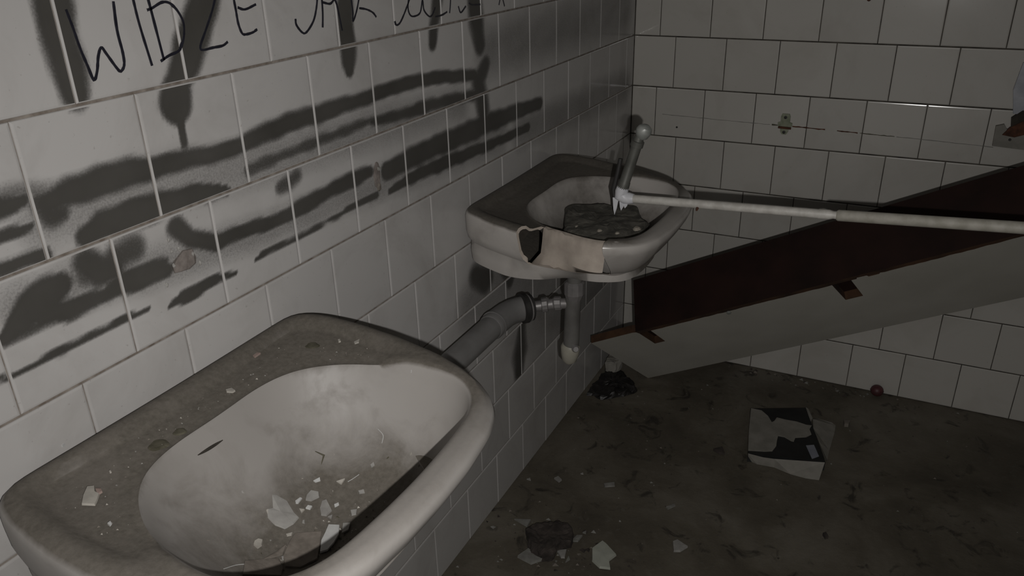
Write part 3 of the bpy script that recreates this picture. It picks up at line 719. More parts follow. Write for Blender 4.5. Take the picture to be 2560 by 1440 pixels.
def washbasin(cy, brk=None, skew=0.0, mat='ceramic'):
    """returns root; brk = (k0, k1) range of sections whose rim is broken off"""
    root = empty('washbasin', (0.001, cy, 0.84))
    v = [(p[0] + 0.001, p[1] + cy - skew * p[0], p[2]) for s in SEC for p in s]
    f = []
    for k in range(NA):
        k2 = (k + 1) % NA
        for j in range(NP - 1):
            if brk and brk[0] <= k < brk[1] and NRIM0 <= j < NSKIRT: continue
            f.append((k * NP + j, k2 * NP + j, k2 * NP + j + 1, k * NP + j + 1))
    f.append(tuple(k * NP for k in range(NA))[::-1])
    f.append(tuple(k * NP + NP - 1 for k in range(NA)))
    me = mesh_from('basin', v, f)
    bm = bmesh.new(); bm.from_mesh(me)
    bmesh.ops.recalc_face_normals(bm, faces=bm.faces)
    # make the faces of the bowl look up
    up = sum(fc.normal.z for fc in bm.faces if fc.calc_center_median().z > 0.70 and abs(fc.calc_center_median().x - CX) < 0.03 and abs(fc.calc_center_median().y - cy) < 0.1)
    if up < 0: bmesh.ops.reverse_faces(bm, faces=bm.faces)
    bm.to_mesh(me); bm.free()
    o = child('basin', me, M[mat], root)
    smooth_angle(o, 50)
    return root, o

C1, C2, SK2 = -1.845, -0.855, 0.14
sink1, basin1 = washbasin(C1)
tag(sink1, 'dusty intact washbasin in the foreground holding paint flakes', 'sink', 'wall-hung washbasins')

def disc(name, c, r, h, mat, root, n=20, sq=1.0):
    pts = []
    for k in range(n):
        a = 2 * math.pi * k / n
        rr = r * (1 + 0.10 * math.sin(3 * a + c[0] * 90) + 0.06 * math.sin(5 * a))
        pts.append((c[0] + rr * math.cos(a) * sq, c[1] + rr * math.sin(a)))
    v = [(x, y, c[2]) for x, y in pts] + [(c[0] + (x - c[0]) * .7, c[1] + (y - c[1]) * .7, c[2] + h) for x, y in pts]
    f = [(k, (k + 1) % n, n + (k + 1) % n, n + k) for k in range(n)] + [tuple(range(n, 2 * n))]
    return child(name, mesh_from(name, v, f), mat, root)
def deck_z(x): return ztop(x) - 0.0122
sub(disc('tap_hole_plug', (0.075, -1.922, deck_z(.075) - 0.0005), 0.0125, 0.0012, M['stain'], sink1), basin1)
sub(disc('tap_hole_plug', (0.077, -1.892, deck_z(.077) - 0.0005), 0.0085, 0.0010, M['stain'], sink1), basin1)
sub(disc('tap_hole_plug', (0.082, -1.655, deck_z(.082) - 0.0005), 0.0110, 0.0010, M['stain'], sink1), basin1)

# overflow slot: a dark lens-shaped slit low in the back wall of the bowl with a thin lip
def on_bowl(x, y, off=0.0008):
    s = y - C1
    e = 0.002
    z = bowl_z(x, s)
    n = Vector((-(bowl_z(x + e, s) - z) / e, -(bowl_z(x, s + e) - z) / e, 1)).normalized()
    return Vector((x, y, z)) + n * off
def slit(name, x0, y0, y1, half, off, mat, root):
    n = 10
    top, bot = [], []
    for i in range(n + 1):
        t = i / n
        hh = half * math.sin(math.pi * min(max(t, 0.03), 0.97)) ** 0.6
        y = y0 + (y1 - y0) * t
        xx = x0 + 0.002 * t
        top.append(on_bowl(xx - hh, y, off)); bot.append(on_bowl(xx + hh, y, off))
    v = top + bot + [p - Vector((0.003, 0, 0.002)) for p in top] + [p - Vector((0.003, 0, 0.002)) for p in bot]
    m1 = n + 1
    f = [(i, i + 1, m1 + i + 1, m1 + i) for i in range(n)]
    f += [(i + 1, i, 2 * m1 + i, 2 * m1 + i + 1) for i in range(n)] + [(m1 + i, m1 + i + 1, 3 * m1 + i + 1, 3 * m1 + i) for i in range(n)]
    return child(name, mesh_from(name, v, f), mat, root)
sub(slit('overflow_slot', 0.103, -1.895, -1.857, 0.0010, 0.0010, M['cavity'], sink1), basin1)

# ---- the second basin, its near front rim broken away
K0 = int(round((math.radians(-109) + math.pi) / (2 * math.pi) * NA))
K1 = int(round((math.radians(-66) + math.pi) / (2 * math.pi) * NA))
# the crack wanders round the section: shift the edges of the break along the rim
SEC = [list(s) for s in SEC]
for kk, offs in ((K1, [.007, .006, .004, .002, 0, -.002, -.004, -.007, -.010, -.011, -.008, -.002, .005, .010, .010]),
                 (K0, [.007, .005, .002, 0, -.001, -.002, -.003, -.003, -.002, .001, .004, .007, .011, .015, .016])):
    for d, fr in ((0, 1.0), (1, 0.6), (2, 0.25), (-1, 0.6), (-2, 0.25)):
        th = ANG[kk + d]
        for j, of in enumerate(offs):
            x, s_, z = SEC[kk + d][NRIM0 + j]
            SEC[kk + d][NRIM0 + j] = (x - math.sin(th) * of * fr, s_ + math.cos(th) * of * fr, z)
sink2, basin2 = washbasin(C2, (K0, K1), SK2, 'ceramic_grimy')
tag(sink2, 'broken washbasin by the corner, front rim snapped off, holding a concrete chunk', 'sink', 'wall-hung washbasins')
rb = random.Random(5)
fv, ff = [], []
NF = 7
K2 = K1
for k in range(K0, K2 + 1):
    s = SEC[k]
    t = (k - K0) / (K2 - K0)
    Pi = Vector(s[NRIM0]); Ps = Vector(s[NSKIRT]); Po = Vector(s[NRIM0 + 9])
    out = Vector((Po.x - Pi.x, Po.y - Pi.y, 0)); w = out.length; out.normalize()
    jag = 0.0022 * math.sin(k * 1.9) + 0.0016 * rb.uniform(-1, 1)
    solid = sstep(0.35, 0.85, t)              # towards the front the wall is solid, further back it was hollow
    a = Pi + Vector((0, 0, 0.001))
    b = Pi + out * (0.008 + 0.004 * solid) + Vector((0, 0, -0.001 + jag))
    c = Pi + out * (0.010 + 0.012 * solid) + Vector((0, 0, -0.012 + jag))
    d = Pi + out * (0.012 + 0.40 * w * solid) + Vector((0, 0, -0.030))
    e = Pi + out * (0.016 + 0.45 * w * solid) + Vector((0, 0, -0.052))
    g = Ps.lerp(e, 0.22) + Vector((0, 0, -0.004 * (1 - solid)))
    h = Ps + out * 0.004 + Vector((0, 0, 0.003 + abs(jag)))
    fv += [a, b, c, d, e, g, h, Ps]
NF = 8
for k in range(K2 - K0):
    for j in range(NF - 1):
        ff.append((k * NF + j, (k + 1) * NF + j, (k + 1) * NF + j + 1, k * NF + j + 1))
fv = [(p[0] + 0.001, p[1] + C2 - SK2 * p[0], p[2]) for p in fv]
o = child('broken_edge', mesh_from('broken_edge', fv, ff), M['biscuit'], sink2)
o['label'] = 'beige raw ceramic where the rim snapped'
smooth_angle(o, 55)
def cap(k, shrink, name, mat, push=0.0):
    s = [Vector(p) for p in SEC[k][NRIM0:NSKIRT + 1]]
    c = sum(s, Vector()) / len(s)
    th = ANG[k]
    tang = Vector((-math.sin(th), math.cos(th), 0))
    ring1 = [p for p in s]
    ring2 = [p.lerp(c, shrink) + tang * push for p in s]
    n = len(s)
    v = ring1 + ring2
    f = [(i, (i + 1) % n, n + (i + 1) % n, n + i) for i in range(n)] + [tuple(range(n, 2 * n))]
    return child(name, mesh_from(name, [(p[0] + 0.001, p[1] + C2 - SK2 * p[0], p[2]) for p in v], f), mat, sink2)
cap(K2, 0.35, 'broken_end', M['biscuit'], 0.006)
# the wing of the rim left of the break is hollow: a shell, the shade inside painted as a dark face
def wing(k, lerp_, name, mat, inner=None):
    s = [Vector(p) for p in SEC[k][NRIM0 + 1:NSKIRT + 1]]
    c = sum(s, Vector()) / len(s)
    if inner is None:
        v = [p.lerp(c, lerp_) for p in s]
        f = [tuple(range(len(v)))]
    else:
        v = s + [p.lerp(c, inner) for p in s]
        n = len(s)
        f = [(i, i + 1, n + i + 1, n + i) for i in range(n - 1)]
    return child(name, mesh_from(name, [(p[0] + 0.001, p[1] + C2 - SK2 * p[0], p[2]) for p in v], f), mat, sink2)
wing(K0, 0, 'shell_edge', M['biscuit'], 0.24)
wing(K0 - 3, 0.02, 'hollow', M['cavity'])

# ------------------------------------------------------------------ concrete chunk lying in the broken basin
def rough_block(name, top, z0, zt, seed, amp=0.004, shrink=0.9, n=56):
    """an angular lump: polygon top, tapered sides, broken up by noise"""
    from mathutils import noise as mn
    cx = sum(p[0] for p in top) / len(top); cy = sum(p[1] for p in top) / len(top)
    def rad(th):
        dx, dy = math.cos(th), math.sin(th); best = 0
        for a, b in zip(top, top[1:] + top[:1]):
            ax, ay, ex, ey = a[0] - cx, a[1] - cy, b[0] - a[0], b[1] - a[1]
            den = dx * ey - dy * ex
            if abs(den) < 1e-9: continue
            t = (ax * ey - ay * ex) / den; u = (ax * dy - ay * dx) / den
            if t > 0 and -1e-6 <= u <= 1 + 1e-6: best = max(best, t)
        return best
    h = zt - z0
    rings = [(shrink, 0.0), (shrink + (1 - shrink) * .5, .35), (shrink + (1 - shrink) * .85, .7), (1.0, .9), (.975, .97), (.92, 1.0), (.78, 1.0), (.62, 1.0), (.46, 1.0), (.30, 1.0), (.14, 1.0)]
    v, f = [], []
    for k, (s, q) in enumerate(rings):
        for i in range(n):
            th = 2 * math.pi * i / n
            r = rad(th) * s
            p = Vector((cx + math.cos(th) * r, cy + math.sin(th) * r, z0 + h * q))
            d = mn.noise_vector((p + Vector((seed * 3.1, 0, 0))) * 38) + mn.noise_vector((p + Vector((0, seed * 1.7, 0))) * 110) * 0.5
            if k == 0: d.z = 0
            v.append(p + d * amp)
    m = len(rings)
    for k in range(m - 1):
        for i in range(n):
            j = (i + 1) % n
            f.append((k * n + i, k * n + j, (k + 1) * n + j, (k + 1) * n + i))
    f.append(tuple((m - 1) * n + i for i in range(n))); f.append(tuple(range(n - 1, -1, -1)))
    return mesh_from(name, v, f)
chunk = empty('concrete_chunk', (0.24, -0.89, 0.735))
block = child('block', rough_block('block', [(.145, -.825), (.136, -.86), (.195, -1.00), (.240, -1.035), (.312, -1.02), (.346, -.935), (.340, -.89), (.284, -.80)], 0.714, 0.791, 4, amp=0.0065, shrink=0.72), M['stone'], chunk)
for (x, y, z, r) in ((0.328, -0.935, 0.790, 0.011), (0.262, -0.975, 0.791, 0.007), (0.30, -0.975, 0.791, 0.006), (0.21, -0.97, 0.791, 0.005)):
    v = [Vector((x, y, z)) + Vector((math.cos(a) * r * (0.8 + 0.3 * math.sin(3 * a)), math.sin(a) * r, 0)) for a in [k * math.pi / 4 for k in range(8)]]
    v2 = [Vector((x, y, z + r * .45)).lerp(p + Vector((0, 0, r * .45)), 0.55) for p in v]
    sub(child('pebble', mesh_from('pebble', v + v2, [(k, (k + 1) % 8, 8 + (k + 1) % 8, 8 + k) for k in range(8)] + [tuple(range(8, 16))]), M['pebble'], chunk), block)
tag(chunk, 'rough dark chunk of concrete lying in the broken washbasin', 'rubble')

# ------------------------------------------------------------------ bottle trap under the broken basin
tx, ty = 0.178, -0.90
trap = empty('bottle_trap', (tx, ty, 0.43))
tailp = tube('tail_pipe', [(tx + .004, ty, .676), (tx + .002, ty, .655), (tx, ty, .61)], [.021, .0175, .0165], M['trap'], trap)
tube('flange', [(tx + .004, ty, .672), (tx + .004, ty, .664), (tx + .003, ty, .650)], [.031, .031, .020], M['trap'], trap)
sub(tube('nut', [(tx, ty, .634), (tx, ty, .630), (tx, ty, .604), (tx, ty, .598), (tx, ty, .588)], [.019, .0235, .0235, .021, .0165], M['outlet'], trap, n=12, deg=20), tailp)
tube('trap_body', [(tx - .002, ty, .606), (tx - .006, ty, .48), (tx - .007, ty, .462)], [.0180, .0185, .0185], M['trap'], trap)
cup = tube('trap_cup', [(tx - .007, ty, .472), (tx - .008, ty, .466), (tx - .009, ty, .448), (tx - .011, ty, .430), (tx - .013, ty, .422)], [.019, .0225, .0215, .0175, .010], M['trap_cup'], trap)
sub(tube('knob', [(tx + .010, ty - .014, .470), (tx + .014, ty - .020, .472)], [.009, .006], M['outlet'], trap, n=12), cup)
outp = tube('outlet_pipe', [(tx - .005, ty, .578), (.13, -.912, .573), (.095, -.93, .568)], [.0125, .0125, .0125], M['outlet'], trap)
sub(tube('outlet_nut', [(.150, -.905, .5755), (.147, -.906, .575), (.135, -.91, .574), (.132, -.911, .573)], [.013, .0165, .0165, .013], M['outlet'], trap, n=12, deg=20), outp)
sub(tube('outlet_nut', [(.122, -.916, .572), (.119, -.917, .572), (.108, -.922, .570), (.105, -.924, .570)], [.013, .0175, .0175, .013], M['outlet'], trap, n=12, deg=20), outp)
tag(trap, 'dusty bottle trap with a yellowed cup hanging under the broken washbasin', 'drain trap')

waste = empty('waste_pipe', (.055, -1.3, .57))
bend = [(.055, -1.86, .568), (.055, -1.30, .570), (.055, -1.045, .572)]
tube('pipe', bend, .0265, M['grey_pipe'], waste, n=28)
elb = tube('elbow', [(.055, -1.075, .572), (.055, -1.07, .572), (.055, -1.035, .572), (.057, -1.005, .572), (.062, -.982, .571), (.072, -.962, .5705), (.082, -.950, .570)],
     [.0275, .0295, .0290, .0285, .0285, .0285, .0285], M['grey_pipe'], waste, n=28)
sub(tube('ring', [(.0545, -1.058, .572), (.0545, -1.052, .572)], [.0308, .0308], M['grey_pipe'], waste, n=28), elb)
collar = tube('rubber_collar', [(.074, -.9595, .5703), (.0745, -.959, .5703), (.081, -.951, .570), (.083, -.949, .570), (.089, -.942, .5695), (.0895, -.9415, .5695)],
     [.029, .0345, .0345, .031, .031, .018], M['rubber'], waste, n=28)
sub(tube('socket', [(.0825, -.9495, .570), (.0845, -.947, .570)], [.0325, .0325], M['outlet'], waste, n=28), collar)
tag(waste, 'thick grey plastic waste pipe with a black rubber collar along the tiled wall', 'pipe')

# ------------------------------------------------------------------ loose conduit lying across the broken basin
pa_, pb_, pc_ = Vector((.300, -.918, .8482)), Vector((.7001, -.92, .8666)), Vector((RX - 0.0015, -.92, .9290))
cond = empty('loose_pipe', tuple(pa_))
dirc = (pb_ - pa_).normalized()
tub1 = tube('tube', [pa_, pb_ - dirc * .012], .0088, M['conduit'], cond)
tube('coupling', [pb_ - dirc * .030, pb_ - dirc * .012, pb_ - dirc * .004, pb_ + dirc * .003], [.0094, .0094, .0070, .0075], M['conduit'], cond)
tube('tube', [pb_ + dirc * .001, pb_ + dirc * .004, pc_], [.0085, .0105, .0108], M['conduit2'], cond)
sub(tube('nail', [pa_ + dirc * .147 - Vector((0, .007, .006)), pa_ + dirc * .147 - Vector((0, .013, .009))], [.003, .002], M['rust'], cond, n=8), tub1)
ea, eb = Vector((.2845, -.92, .850)), Vector((.325, -.92, .994))
up_ = (eb - ea).normalized()
fit = tube('elbow_fitting', [pa_ + dirc * .014, pa_ + dirc * .004, pa_ - dirc * .004, ea + up_ * .004, ea + up_ * .012, ea + up_ * .026], [.0098, .0125, .0125, .0135, .0135, .0120], M['torn'], cond)
tube('riser', [ea + up_ * .018, ea + up_ * .034, ea + up_ * .036, ea + up_ * .112, ea + up_ * .113, ea + up_ * .124, ea + up_ * .125, ea + up_ * .140],
     [.0125, .0120, .0110, .0108, .0132, .0132, .0105, .0085], M['zinc'], cond)
tube('knob', [eb - up_ * .018, eb - up_ * .013 + Vector((.003, 0, 0)), eb - up_ * .004 + Vector((.005, 0, 0)), eb + up_ * .004 + Vector((.006, 0, 0)), eb + up_ * .009 + Vector((.006, 0, 0))],
     [.008, .0135, .0160, .0135, .006], M['zinc_cap'], cond)
tube('riser_shadow', [ea + Vector((-.012, 0.004, -.012)), ea + Vector((-.016, .004, .012)), ea + Vector((-.008, .006, .050)), ea + Vector((-.004, .008, .078))], [.004, .005, .005, .0045], M['rubber'], cond, n=10)  # black strip modelled as the shadow left of the riser
# torn tatters of the fitting hanging into the bowl
for (dx, dz, L) in ((-.008, -.010, .028), (.006, -.011, .016), (.014, -.010, .011)):
    b0 = ea + Vector((dx, -.004, dz))
    v = [b0 + Vector((-.006, 0, .008)), b0 + Vector((.007, 0, .008)), b0 + Vector((.004, -.002, -L * .5)), b0 + Vector((.000, -.003, -L)), b0 + Vector((-.003, -.002, -L * .6))]
    v += [p + Vector((0, .002, 0)) for p in v]
    f = [(0, 1, 2, 3, 4), (9, 8, 7, 6, 5)] + [(i, 5 + i, 5 + (i + 1) % 5, (i + 1) % 5) for i in range(5)]
    sub(child('tatter', mesh_from('tatter', v, f), M['torn'], cond), fit)
tag(cond, 'loose white-painted pipe with a grey riser lying across the broken washbasin', 'pipe')

# ------------------------------------------------------------------ fallen boxed board leaning along the back wall
S0 = Vector((.050, -.4457, .2225))
D_ = Vector((.897, 0, .442)).normalized()
W_ = Vector((.1105, .240, -.2242))
W_ = (W_ - D_ * W_.dot(D_)); WL = W_.length; W_.normalize()      # down the white face
IN_ = D_.cross(W_).normalized()
if IN_.y < 0: IN_ = -IN_                                          # into the board, away from the viewer
LEN = (RX - 0.012 - S0.x - 0.12) / D_.x
board = empty('fallen_shelf_board', tuple(S0 + W_ * WL))
def pt(t, w, n): return S0 + D_ * t + W_ * w + IN_ * n
def slab(name, prof, n0, n1, mat, edge_mat):
    """prof: outline in (t, w); n0..n1 thickness"""
    m = len(prof)
    v = [pt(t, w, n0) for t, w in prof] + [pt(t, w, n1) for t, w in prof]
    f = [tuple(range(m)), tuple(range(2 * m - 1, m - 1, -1))] + [(i, m + i, m + (i + 1) % m, (i + 1) % m) for i in range(m)]
    me = mesh_from(name, v, f)
    me.materials.append(mat); me.materials.append(edge_mat)
    for i, p in enumerate(me.polygons): p.material_index = 0 if i == 0 else 1
    bm = bmesh.new(); bm.from_mesh(me); bmesh.ops.recalc_face_normals(bm, faces=bm.faces); bm.to_mesh(me); bm.free()
    return child(name, me, mat, board)
rr_ = random.Random(11)
TB = 0.150                       # where the brown board starts
EDGE = 0.016
top_edge = [(0.0, 0.0), (TB - .01, 0.0), (TB, 0.004)]
def ragged(t0, t1):
    o_ = []
    t = t0
    while t < t1:
        o_.append((t, EDGE + rr_.uniform(-.0012, .0016) - .006 * sstep(.85, 1.3, t))); t += 0.013
    return o_
notch = lambda t, d, w_: [(t, EDGE), (t + .002, d), (t + w_, d), (t + w_ + .001, EDGE)]
prof = top_edge + notch(TB + .004, 0.105, 0.036) + ragged(TB + .05, .695) + notch(.702, 0.118, 0.046) + [(.762, EDGE), (.764, EDGE - .006), (.787, EDGE - .005), (.790, EDGE + .003), (.814, EDGE + .003), (.818, EDGE - .002)] + ragged(.828, LEN) + [(LEN, EDGE - .006), (LEN, WL), (0.0, WL)]
wb = slab('white_board', prof, 0.0, 0.024, M['white_board'], M['raw_board'])
BW = 0.168
BTH = 0.0165
v = []
for t in (TB, LEN):
    v += [pt(t, 0.0, 0.0005), pt(t, 0.0, BW), pt(t, BTH, BW), pt(t, BTH, 0.0005)]
bme = mesh_from('brown_board', v, [(0, 4, 5, 1), (1, 5, 6, 2), (2, 6, 7, 3), (3, 7, 4, 0), (0, 1, 2, 3), (7, 6, 5, 4)])
bme.materials.append(M['brown_board']); bme.materials.append(M['raw_board'])
for i, p in enumerate(bme.polygons): p.material_index = 1 if i in (3, 4) else 0
bm = bmesh.new(); bm.from_mesh(bme); bmesh.ops.recalc_face_normals(bm, faces=bm.faces); bm.to_mesh(bme); bm.free()
child('brown_board', bme, M['brown_board'], board)
v = [pt(t, w, n) for t in (TB - .01, LEN) for w, n in ((.0175, .0245), (.0175, .060), (.135, .060), (.135, .0245))]  # added dark backing, closes the notches so they look dark inside
ime = mesh_from('dark_backing', v, [(0, 1, 2, 3), (7, 6, 5, 4)] + [(i, 4 + i, 4 + (i + 1) % 4, (i + 1) % 4) for i in range(4)])
bm = bmesh.new(); bm.from_mesh(ime); bmesh.ops.recalc_face_normals(bm, faces=bm.faces); bm.to_mesh(ime); bm.free()
child('dark_backing', ime, M['brown_board'], board)
q = pt(.425, 0.022, 0.0)
sub(tube('screw', [q + IN_ * .004, q - IN_ * .004, q - IN_ * .005], [.006, .006, .0035], M['zinc_cap'], board, n=10), wb)
tag(board, 'long fallen board with a dark brown top and grey white face leaning in the corner', 'board')

# ------------------------------------------------------------------ fixtures on the back wall
br = empty('wall_clip', (.467, 0, .815))
v, f = [], []
shape = [(-.010, .030), (.010, .030), (.013, .022), (.013, .006), (.020, .004), (.020, -.006), (.012, -.008), (.011, -.022), (.006, -.030), (-.006, -.030), (-.011, -.022), (-.012, -.008), (-.020, -.006), (-.020, .004), (-.013, .006), (-.013, .022)]
n = len(shape)
for y in (0.0, -.005): v += [(.467 + a, y, .818 + b) for a, b in shape]
f = [tuple(range(2 * n - 1, n - 1, -1))] + [(i, (i + 1) % n, n + (i + 1) % n, n + i) for i in range(n)]
plate = child('plate', mesh_from('plate', v, f), M['green_brass'], br)
for zz in (.838, .795):
    sub(tube('screw', [(.467, -.004, zz), (.467, -.0075, zz), (.467, -.008, zz)], [.0045, .0045, .002], M['rubber'], br, n=10), plate)
tube('pin', [(.450, -.009, .809), (.486, -.009, .808)], [.0035, .0035], M['rust'], br, n=8)
tag(br, 'small green-tarnished metal clip screwed to the back wall tiles', 'bracket')

def streak(name, pts, h, mat):
    v, f = [], []
    for i, (x, z) in enumerate(pts):
        hh = h * (0.5 + random.random() * 0.7)
        v += [(x, 0.002, z - hh), (x, -.0009, z - hh * .7), (x, -.0009, z + hh * .7), (x, 0.002, z + hh)]
        if i:
            b = len(v) - 8
            f += [(b + k, b + 4 + k, b + 5 + k, b + 1 + k) for k in range(3)]
    return link(name, mesh_from(name, v, f), mat, wall_back)
def lin(x0, z0, x1, z1, n): return [(x0 + (x1 - x0) * i / n, z0 + (z1 - z0) * i / n + random.uniform(-.0006, .0006)) for i in range(n + 1)]
streak('rust_streak', lin(.430, .8125, .455, .812, 4), .0030, M['stain'])
streak('rust_streak', lin(.488, .8125, .578, .8105, 10), .0026, M['rust'])
streak('rust_streak', lin(.610, .8098, .665, .8088, 8), .0026, M['rust'])
streak('rust_streak', lin(.670, .8085, .760, .8065, 10), .0016, M['stain'])
streak('dirt_line', lin(.100, .8180, .425, .8125, 20), .0010, M['shard_dull'])
streak('dirt_line', lin(.765, .8065, 1.00, .8000, 16), .0011, M['shard_dull'])

# a broken fixture at the right edge
fx = empty('broken_wall_fixture', (1.05, 0, .83))
def prism(name, poly, y0, y1, mat, root):
    n = len(poly)
    v = [(x, y0, z) for x, z in poly] + [(x, y1, z) for x, z in poly]
    me = mesh_from(name, v, [tuple(range(n)), tuple(range(2 * n - 1, n - 1, -1))] + [(i, n + i, n + (i + 1) % n, (i + 1) % n) for i in range(n)])
    bm = bmesh.new(); bm.from_mesh(me); bmesh.ops.recalc_face_normals(bm, faces=bm.faces); bm.to_mesh(me); bm.free()
    return child(name, me, mat, root)
prism('mount', [(.996, .806), (.994, .858), (1.012, .864), (1.02, .852), (1.045, .846), (1.12, .842), (1.12, .800), (1.05, .803)], 0.0, -.014, M['white_card'], fx)
prism('rusty_lip', [(1.012, .838), (1.025, .858), (1.05, .876), (1.12, .872), (1.12, .838), (1.06, .842), (1.04, .834)], -.010, -.020, M['rust'], fx)
prism('dark_hole', [(1.028, .858), (1.024, .882), (1.045, .902), (1.12, .905), (1.12, .858)], -.002, -.016, M['cavity'], fx)  # solid near-black piece standing in for a shaded hole
prism('blue_panel', [(1.026, .892), (1.014, .952), (1.022, 1.02), (1.12, 1.04), (1.12, .892)], 0.0, -.010, M['pale_blue'], fx)
tube('nail', [(1.032, -.012, .826), (1.032, -.019, .826)], [.004, .003], M['rubber'], fx, n=8)
tag(fx, 'rusty broken wall fixture on the back wall at the right edge', 'fixture')
tube('wall_plug', [(.148, .002, .7815), (.148, -.0012, .7815)], [.0035, .0030], M['rubber'], wall_back, n=10)
tube('wall_plug', [(.641, .002, 1.163), (.641, -.0015, 1.163)], [.006, .005], M['rust'], wall_back, n=10)

# broken tap sockets in the left wall, lumps of plaster round them
def lump(name, c, r, mat, root, seed, flat=0.45):
    g = random.Random(seed)
    bm = bmesh.new()
    bmesh.ops.create_icosphere(bm, subdivisions=2, radius=1.0)
    for v in bm.verts:
        k = 1 + g.uniform(-.22, .22)
        v.co = Vector((c[0] + v.co.x * r[0] * k, c[1] + v.co.y * r[1] * k, c[2] + v.co.z * r[2] * k))
    me = bpy.data.meshes.new(name); bm.to_mesh(me); bm.free()
    return child(name, me, mat, root) if root else link(name, me, mat)
sk = empty('broken_tap_socket', TAP1)
y_, z_ = TAP1[1], TAP1[2]
pl_ = lump('plaster', (-.0008, y_ + .012, z_ - .008), (.0020, .026, .017), M['socket'], sk, 1)
for i, (dy, dz) in enumerate(((-.006, .028), (-.005, .013), (.006, .012), (.026, -.002), (-.022, -.026), (-.006, -.006), (.034, -.018))):
    sub(lump('chip', (.001, y_ + dy, z_ + dz), (.0022, .0016, .0032), M['flake_grey'], sk, 20 + i), pl_)
tag(sk, 'crumbled tap socket hole in the spray-painted tiles above the foreground washbasin', 'wall hole')
sk = empty('broken_tap_socket', TAP2)
y_, z_ = TAP2[1], TAP2[2]
pl_ = lump('plaster', (-.0008, y_, z_), (.0022, .011, .026), M['socket'], sk, 2)
sub(lump('chip', (.001, y_ + .004, z_ + .012), (.003, .004, .004), M['shard_dull'], sk, 31), pl_)
sub(lump('chip', (.001, y_ + .001, z_ - .020), (.003, .005, .008), M['flake_tan'], sk, 32), pl_)
tag(sk, 'crumbled tap socket hole in the tiles left of the broken washbasin', 'wall hole')

# ------------------------------------------------------------------ paint flakes in and on the foreground basin
def flake(name, poly, zf, mat, label, cat='flake', group=None, th=0.0022, lift=0.0006, tilt=0.0, seed=0):
    g = random.Random(seed)
    n = len(poly)
    cx = sum(p[0] for p in poly) / n; cy = sum(p[1] for p in poly) / n
    zs = [zf(x, y) for x, y in poly]; zc = zf(cx, cy)
    r = max(math.hypot(x - cx, y - cy) for x, y in poly)
    base = max(zs + [zc]) if r < 0.012 else None
    bot, top = [], []
    for (x, y), z in zip(poly, zs):
        zz = z + lift + tilt * (x - cx) / max(r, 1e-4) + g.uniform(0, .0008)
        zz = max(zz, z + lift * .5)
        bot.append((x, y, zz)); top.append((cx + (x - cx) * .96, cy + (y - cy) * .96, zz + th))
    zc2 = max(zc + lift, sum(p[2] for p in bot) / n)
    v = bot + top + [(cx, cy, zc2 + th * 1.05), (cx, cy, zc2)]
    f = [(i, (i + 1) % n, n + (i + 1) % n, n + i) for i in range(n)] + [(n + i, n + (i + 1) % n, 2 * n) for i in range(n)] + [((i + 1) % n, i, 2 * n + 1) for i in range(n)]
    me = mesh_from(name, v, f)
    bm = bmesh.new(); bm.from_mesh(me); bmesh.ops.recalc_face_normals(bm, faces=bm.faces)
    bmesh.ops.translate(bm, verts=bm.verts, vec=(-cx, -cy, -zc)); bm.to_mesh(me); bm.free()
    o = link(name, me, mat)
    o.location = (cx, cy, zc)
    return tag(o, label, cat, group)
z1f = lambda x, y: bowl_z(x, y - C1)
BG = 'paint flakes in the foreground washbasin'
for key, mat, lab, th, tilt in (
        ('tan', 'flake_tan', 'broad tan dust-covered flake near the front rim inside the foreground basin', .0016, 0),
        ('corner', 'flake_tan', 'wide tan flake at the bottom edge of the photo in the foreground basin', .0016, 0),
        ('strip', 'flake_tan', 'narrow tan strip curling beside the broad tan flakes in the basin', .0016, .001),
        ('large', 'flake_grey', 'largest grey paint flake in the middle of the foreground basin', .002, .002),
        ('white', 'flake_white', 'long bright white flake near the front rim inside the foreground basin', .002, .002),
        ('mid', 'flake_grey', 'grey five-sided flake behind the largest flake in the basin', .003, .002),
        ('sliver', 'flake_white', 'small white oval sliver next to the grey five-sided flake', .002, .001),
        ('tri', 'flake_grey', 'grey triangular flake between the largest flake and the white one', .0025, .001),
        ('oval', 'flake_cream', 'small cream oval chip lying apart at the left in the basin bowl', .003, .001),
        ('edge', 'flake_grey', 'grey flake tucked beside the bright white flake under the front rim', .002, .001)):
    flake('paint_flake', FLAKES[key], z1f, M[mat], lab, group=BG, th=th, tilt=tilt, seed=len(key))
for i in range(1, 14):
    flake('paint_crumb', FLAKES['s%d' % i], z1f, M[('flake_grey', 'flake_cream', 'flake_grey', 'flake_white')[i % 4]], 'tiny paint crumb among the flakes in the bowl of the foreground basin', 'crumb', 'crumbs in the foreground basin', th=.002, seed=i)
zd = lambda x, y: max(deck_z(x), bowl_z(x, y - C1)) + 0.0003
for key, mat, lab in (('deck', 'flake_cream', 'pale rectangular flake on the near corner of the foreground basin deck'),
                      ('deckbit', 'flake_pink', 'small pinkish chip touching the pale rectangular flake on the deck'),
                      ('tan2', 'flake_cream', 'small cream sliver on the deck near the overflow slot'),
                      ('pink', 'flake_pink', 'pinkish crumb on the far part of the basin deck'),
                      ('teal', 'flake_white', 'small greenish white chip on the near deck of the foreground basin')):
    flake('paint_flake', FLAKES[key], zd, M[mat], lab, group='flakes on the basin deck', th=.0025, seed=len(key))
zr = lambda x, y: ztop(x) - 0.0005
for key, lab in (('pill', 'white pill-shaped chip on the raised back ledge of the foreground basin'), ('p2', 'tiny white chip just below the raised back ledge of the basin')):
    flake('paint_flake', FLAKES[key], zr if key == 'pill' else zd, M['flake_white'], lab, group='flakes on the basin deck', th=.003)
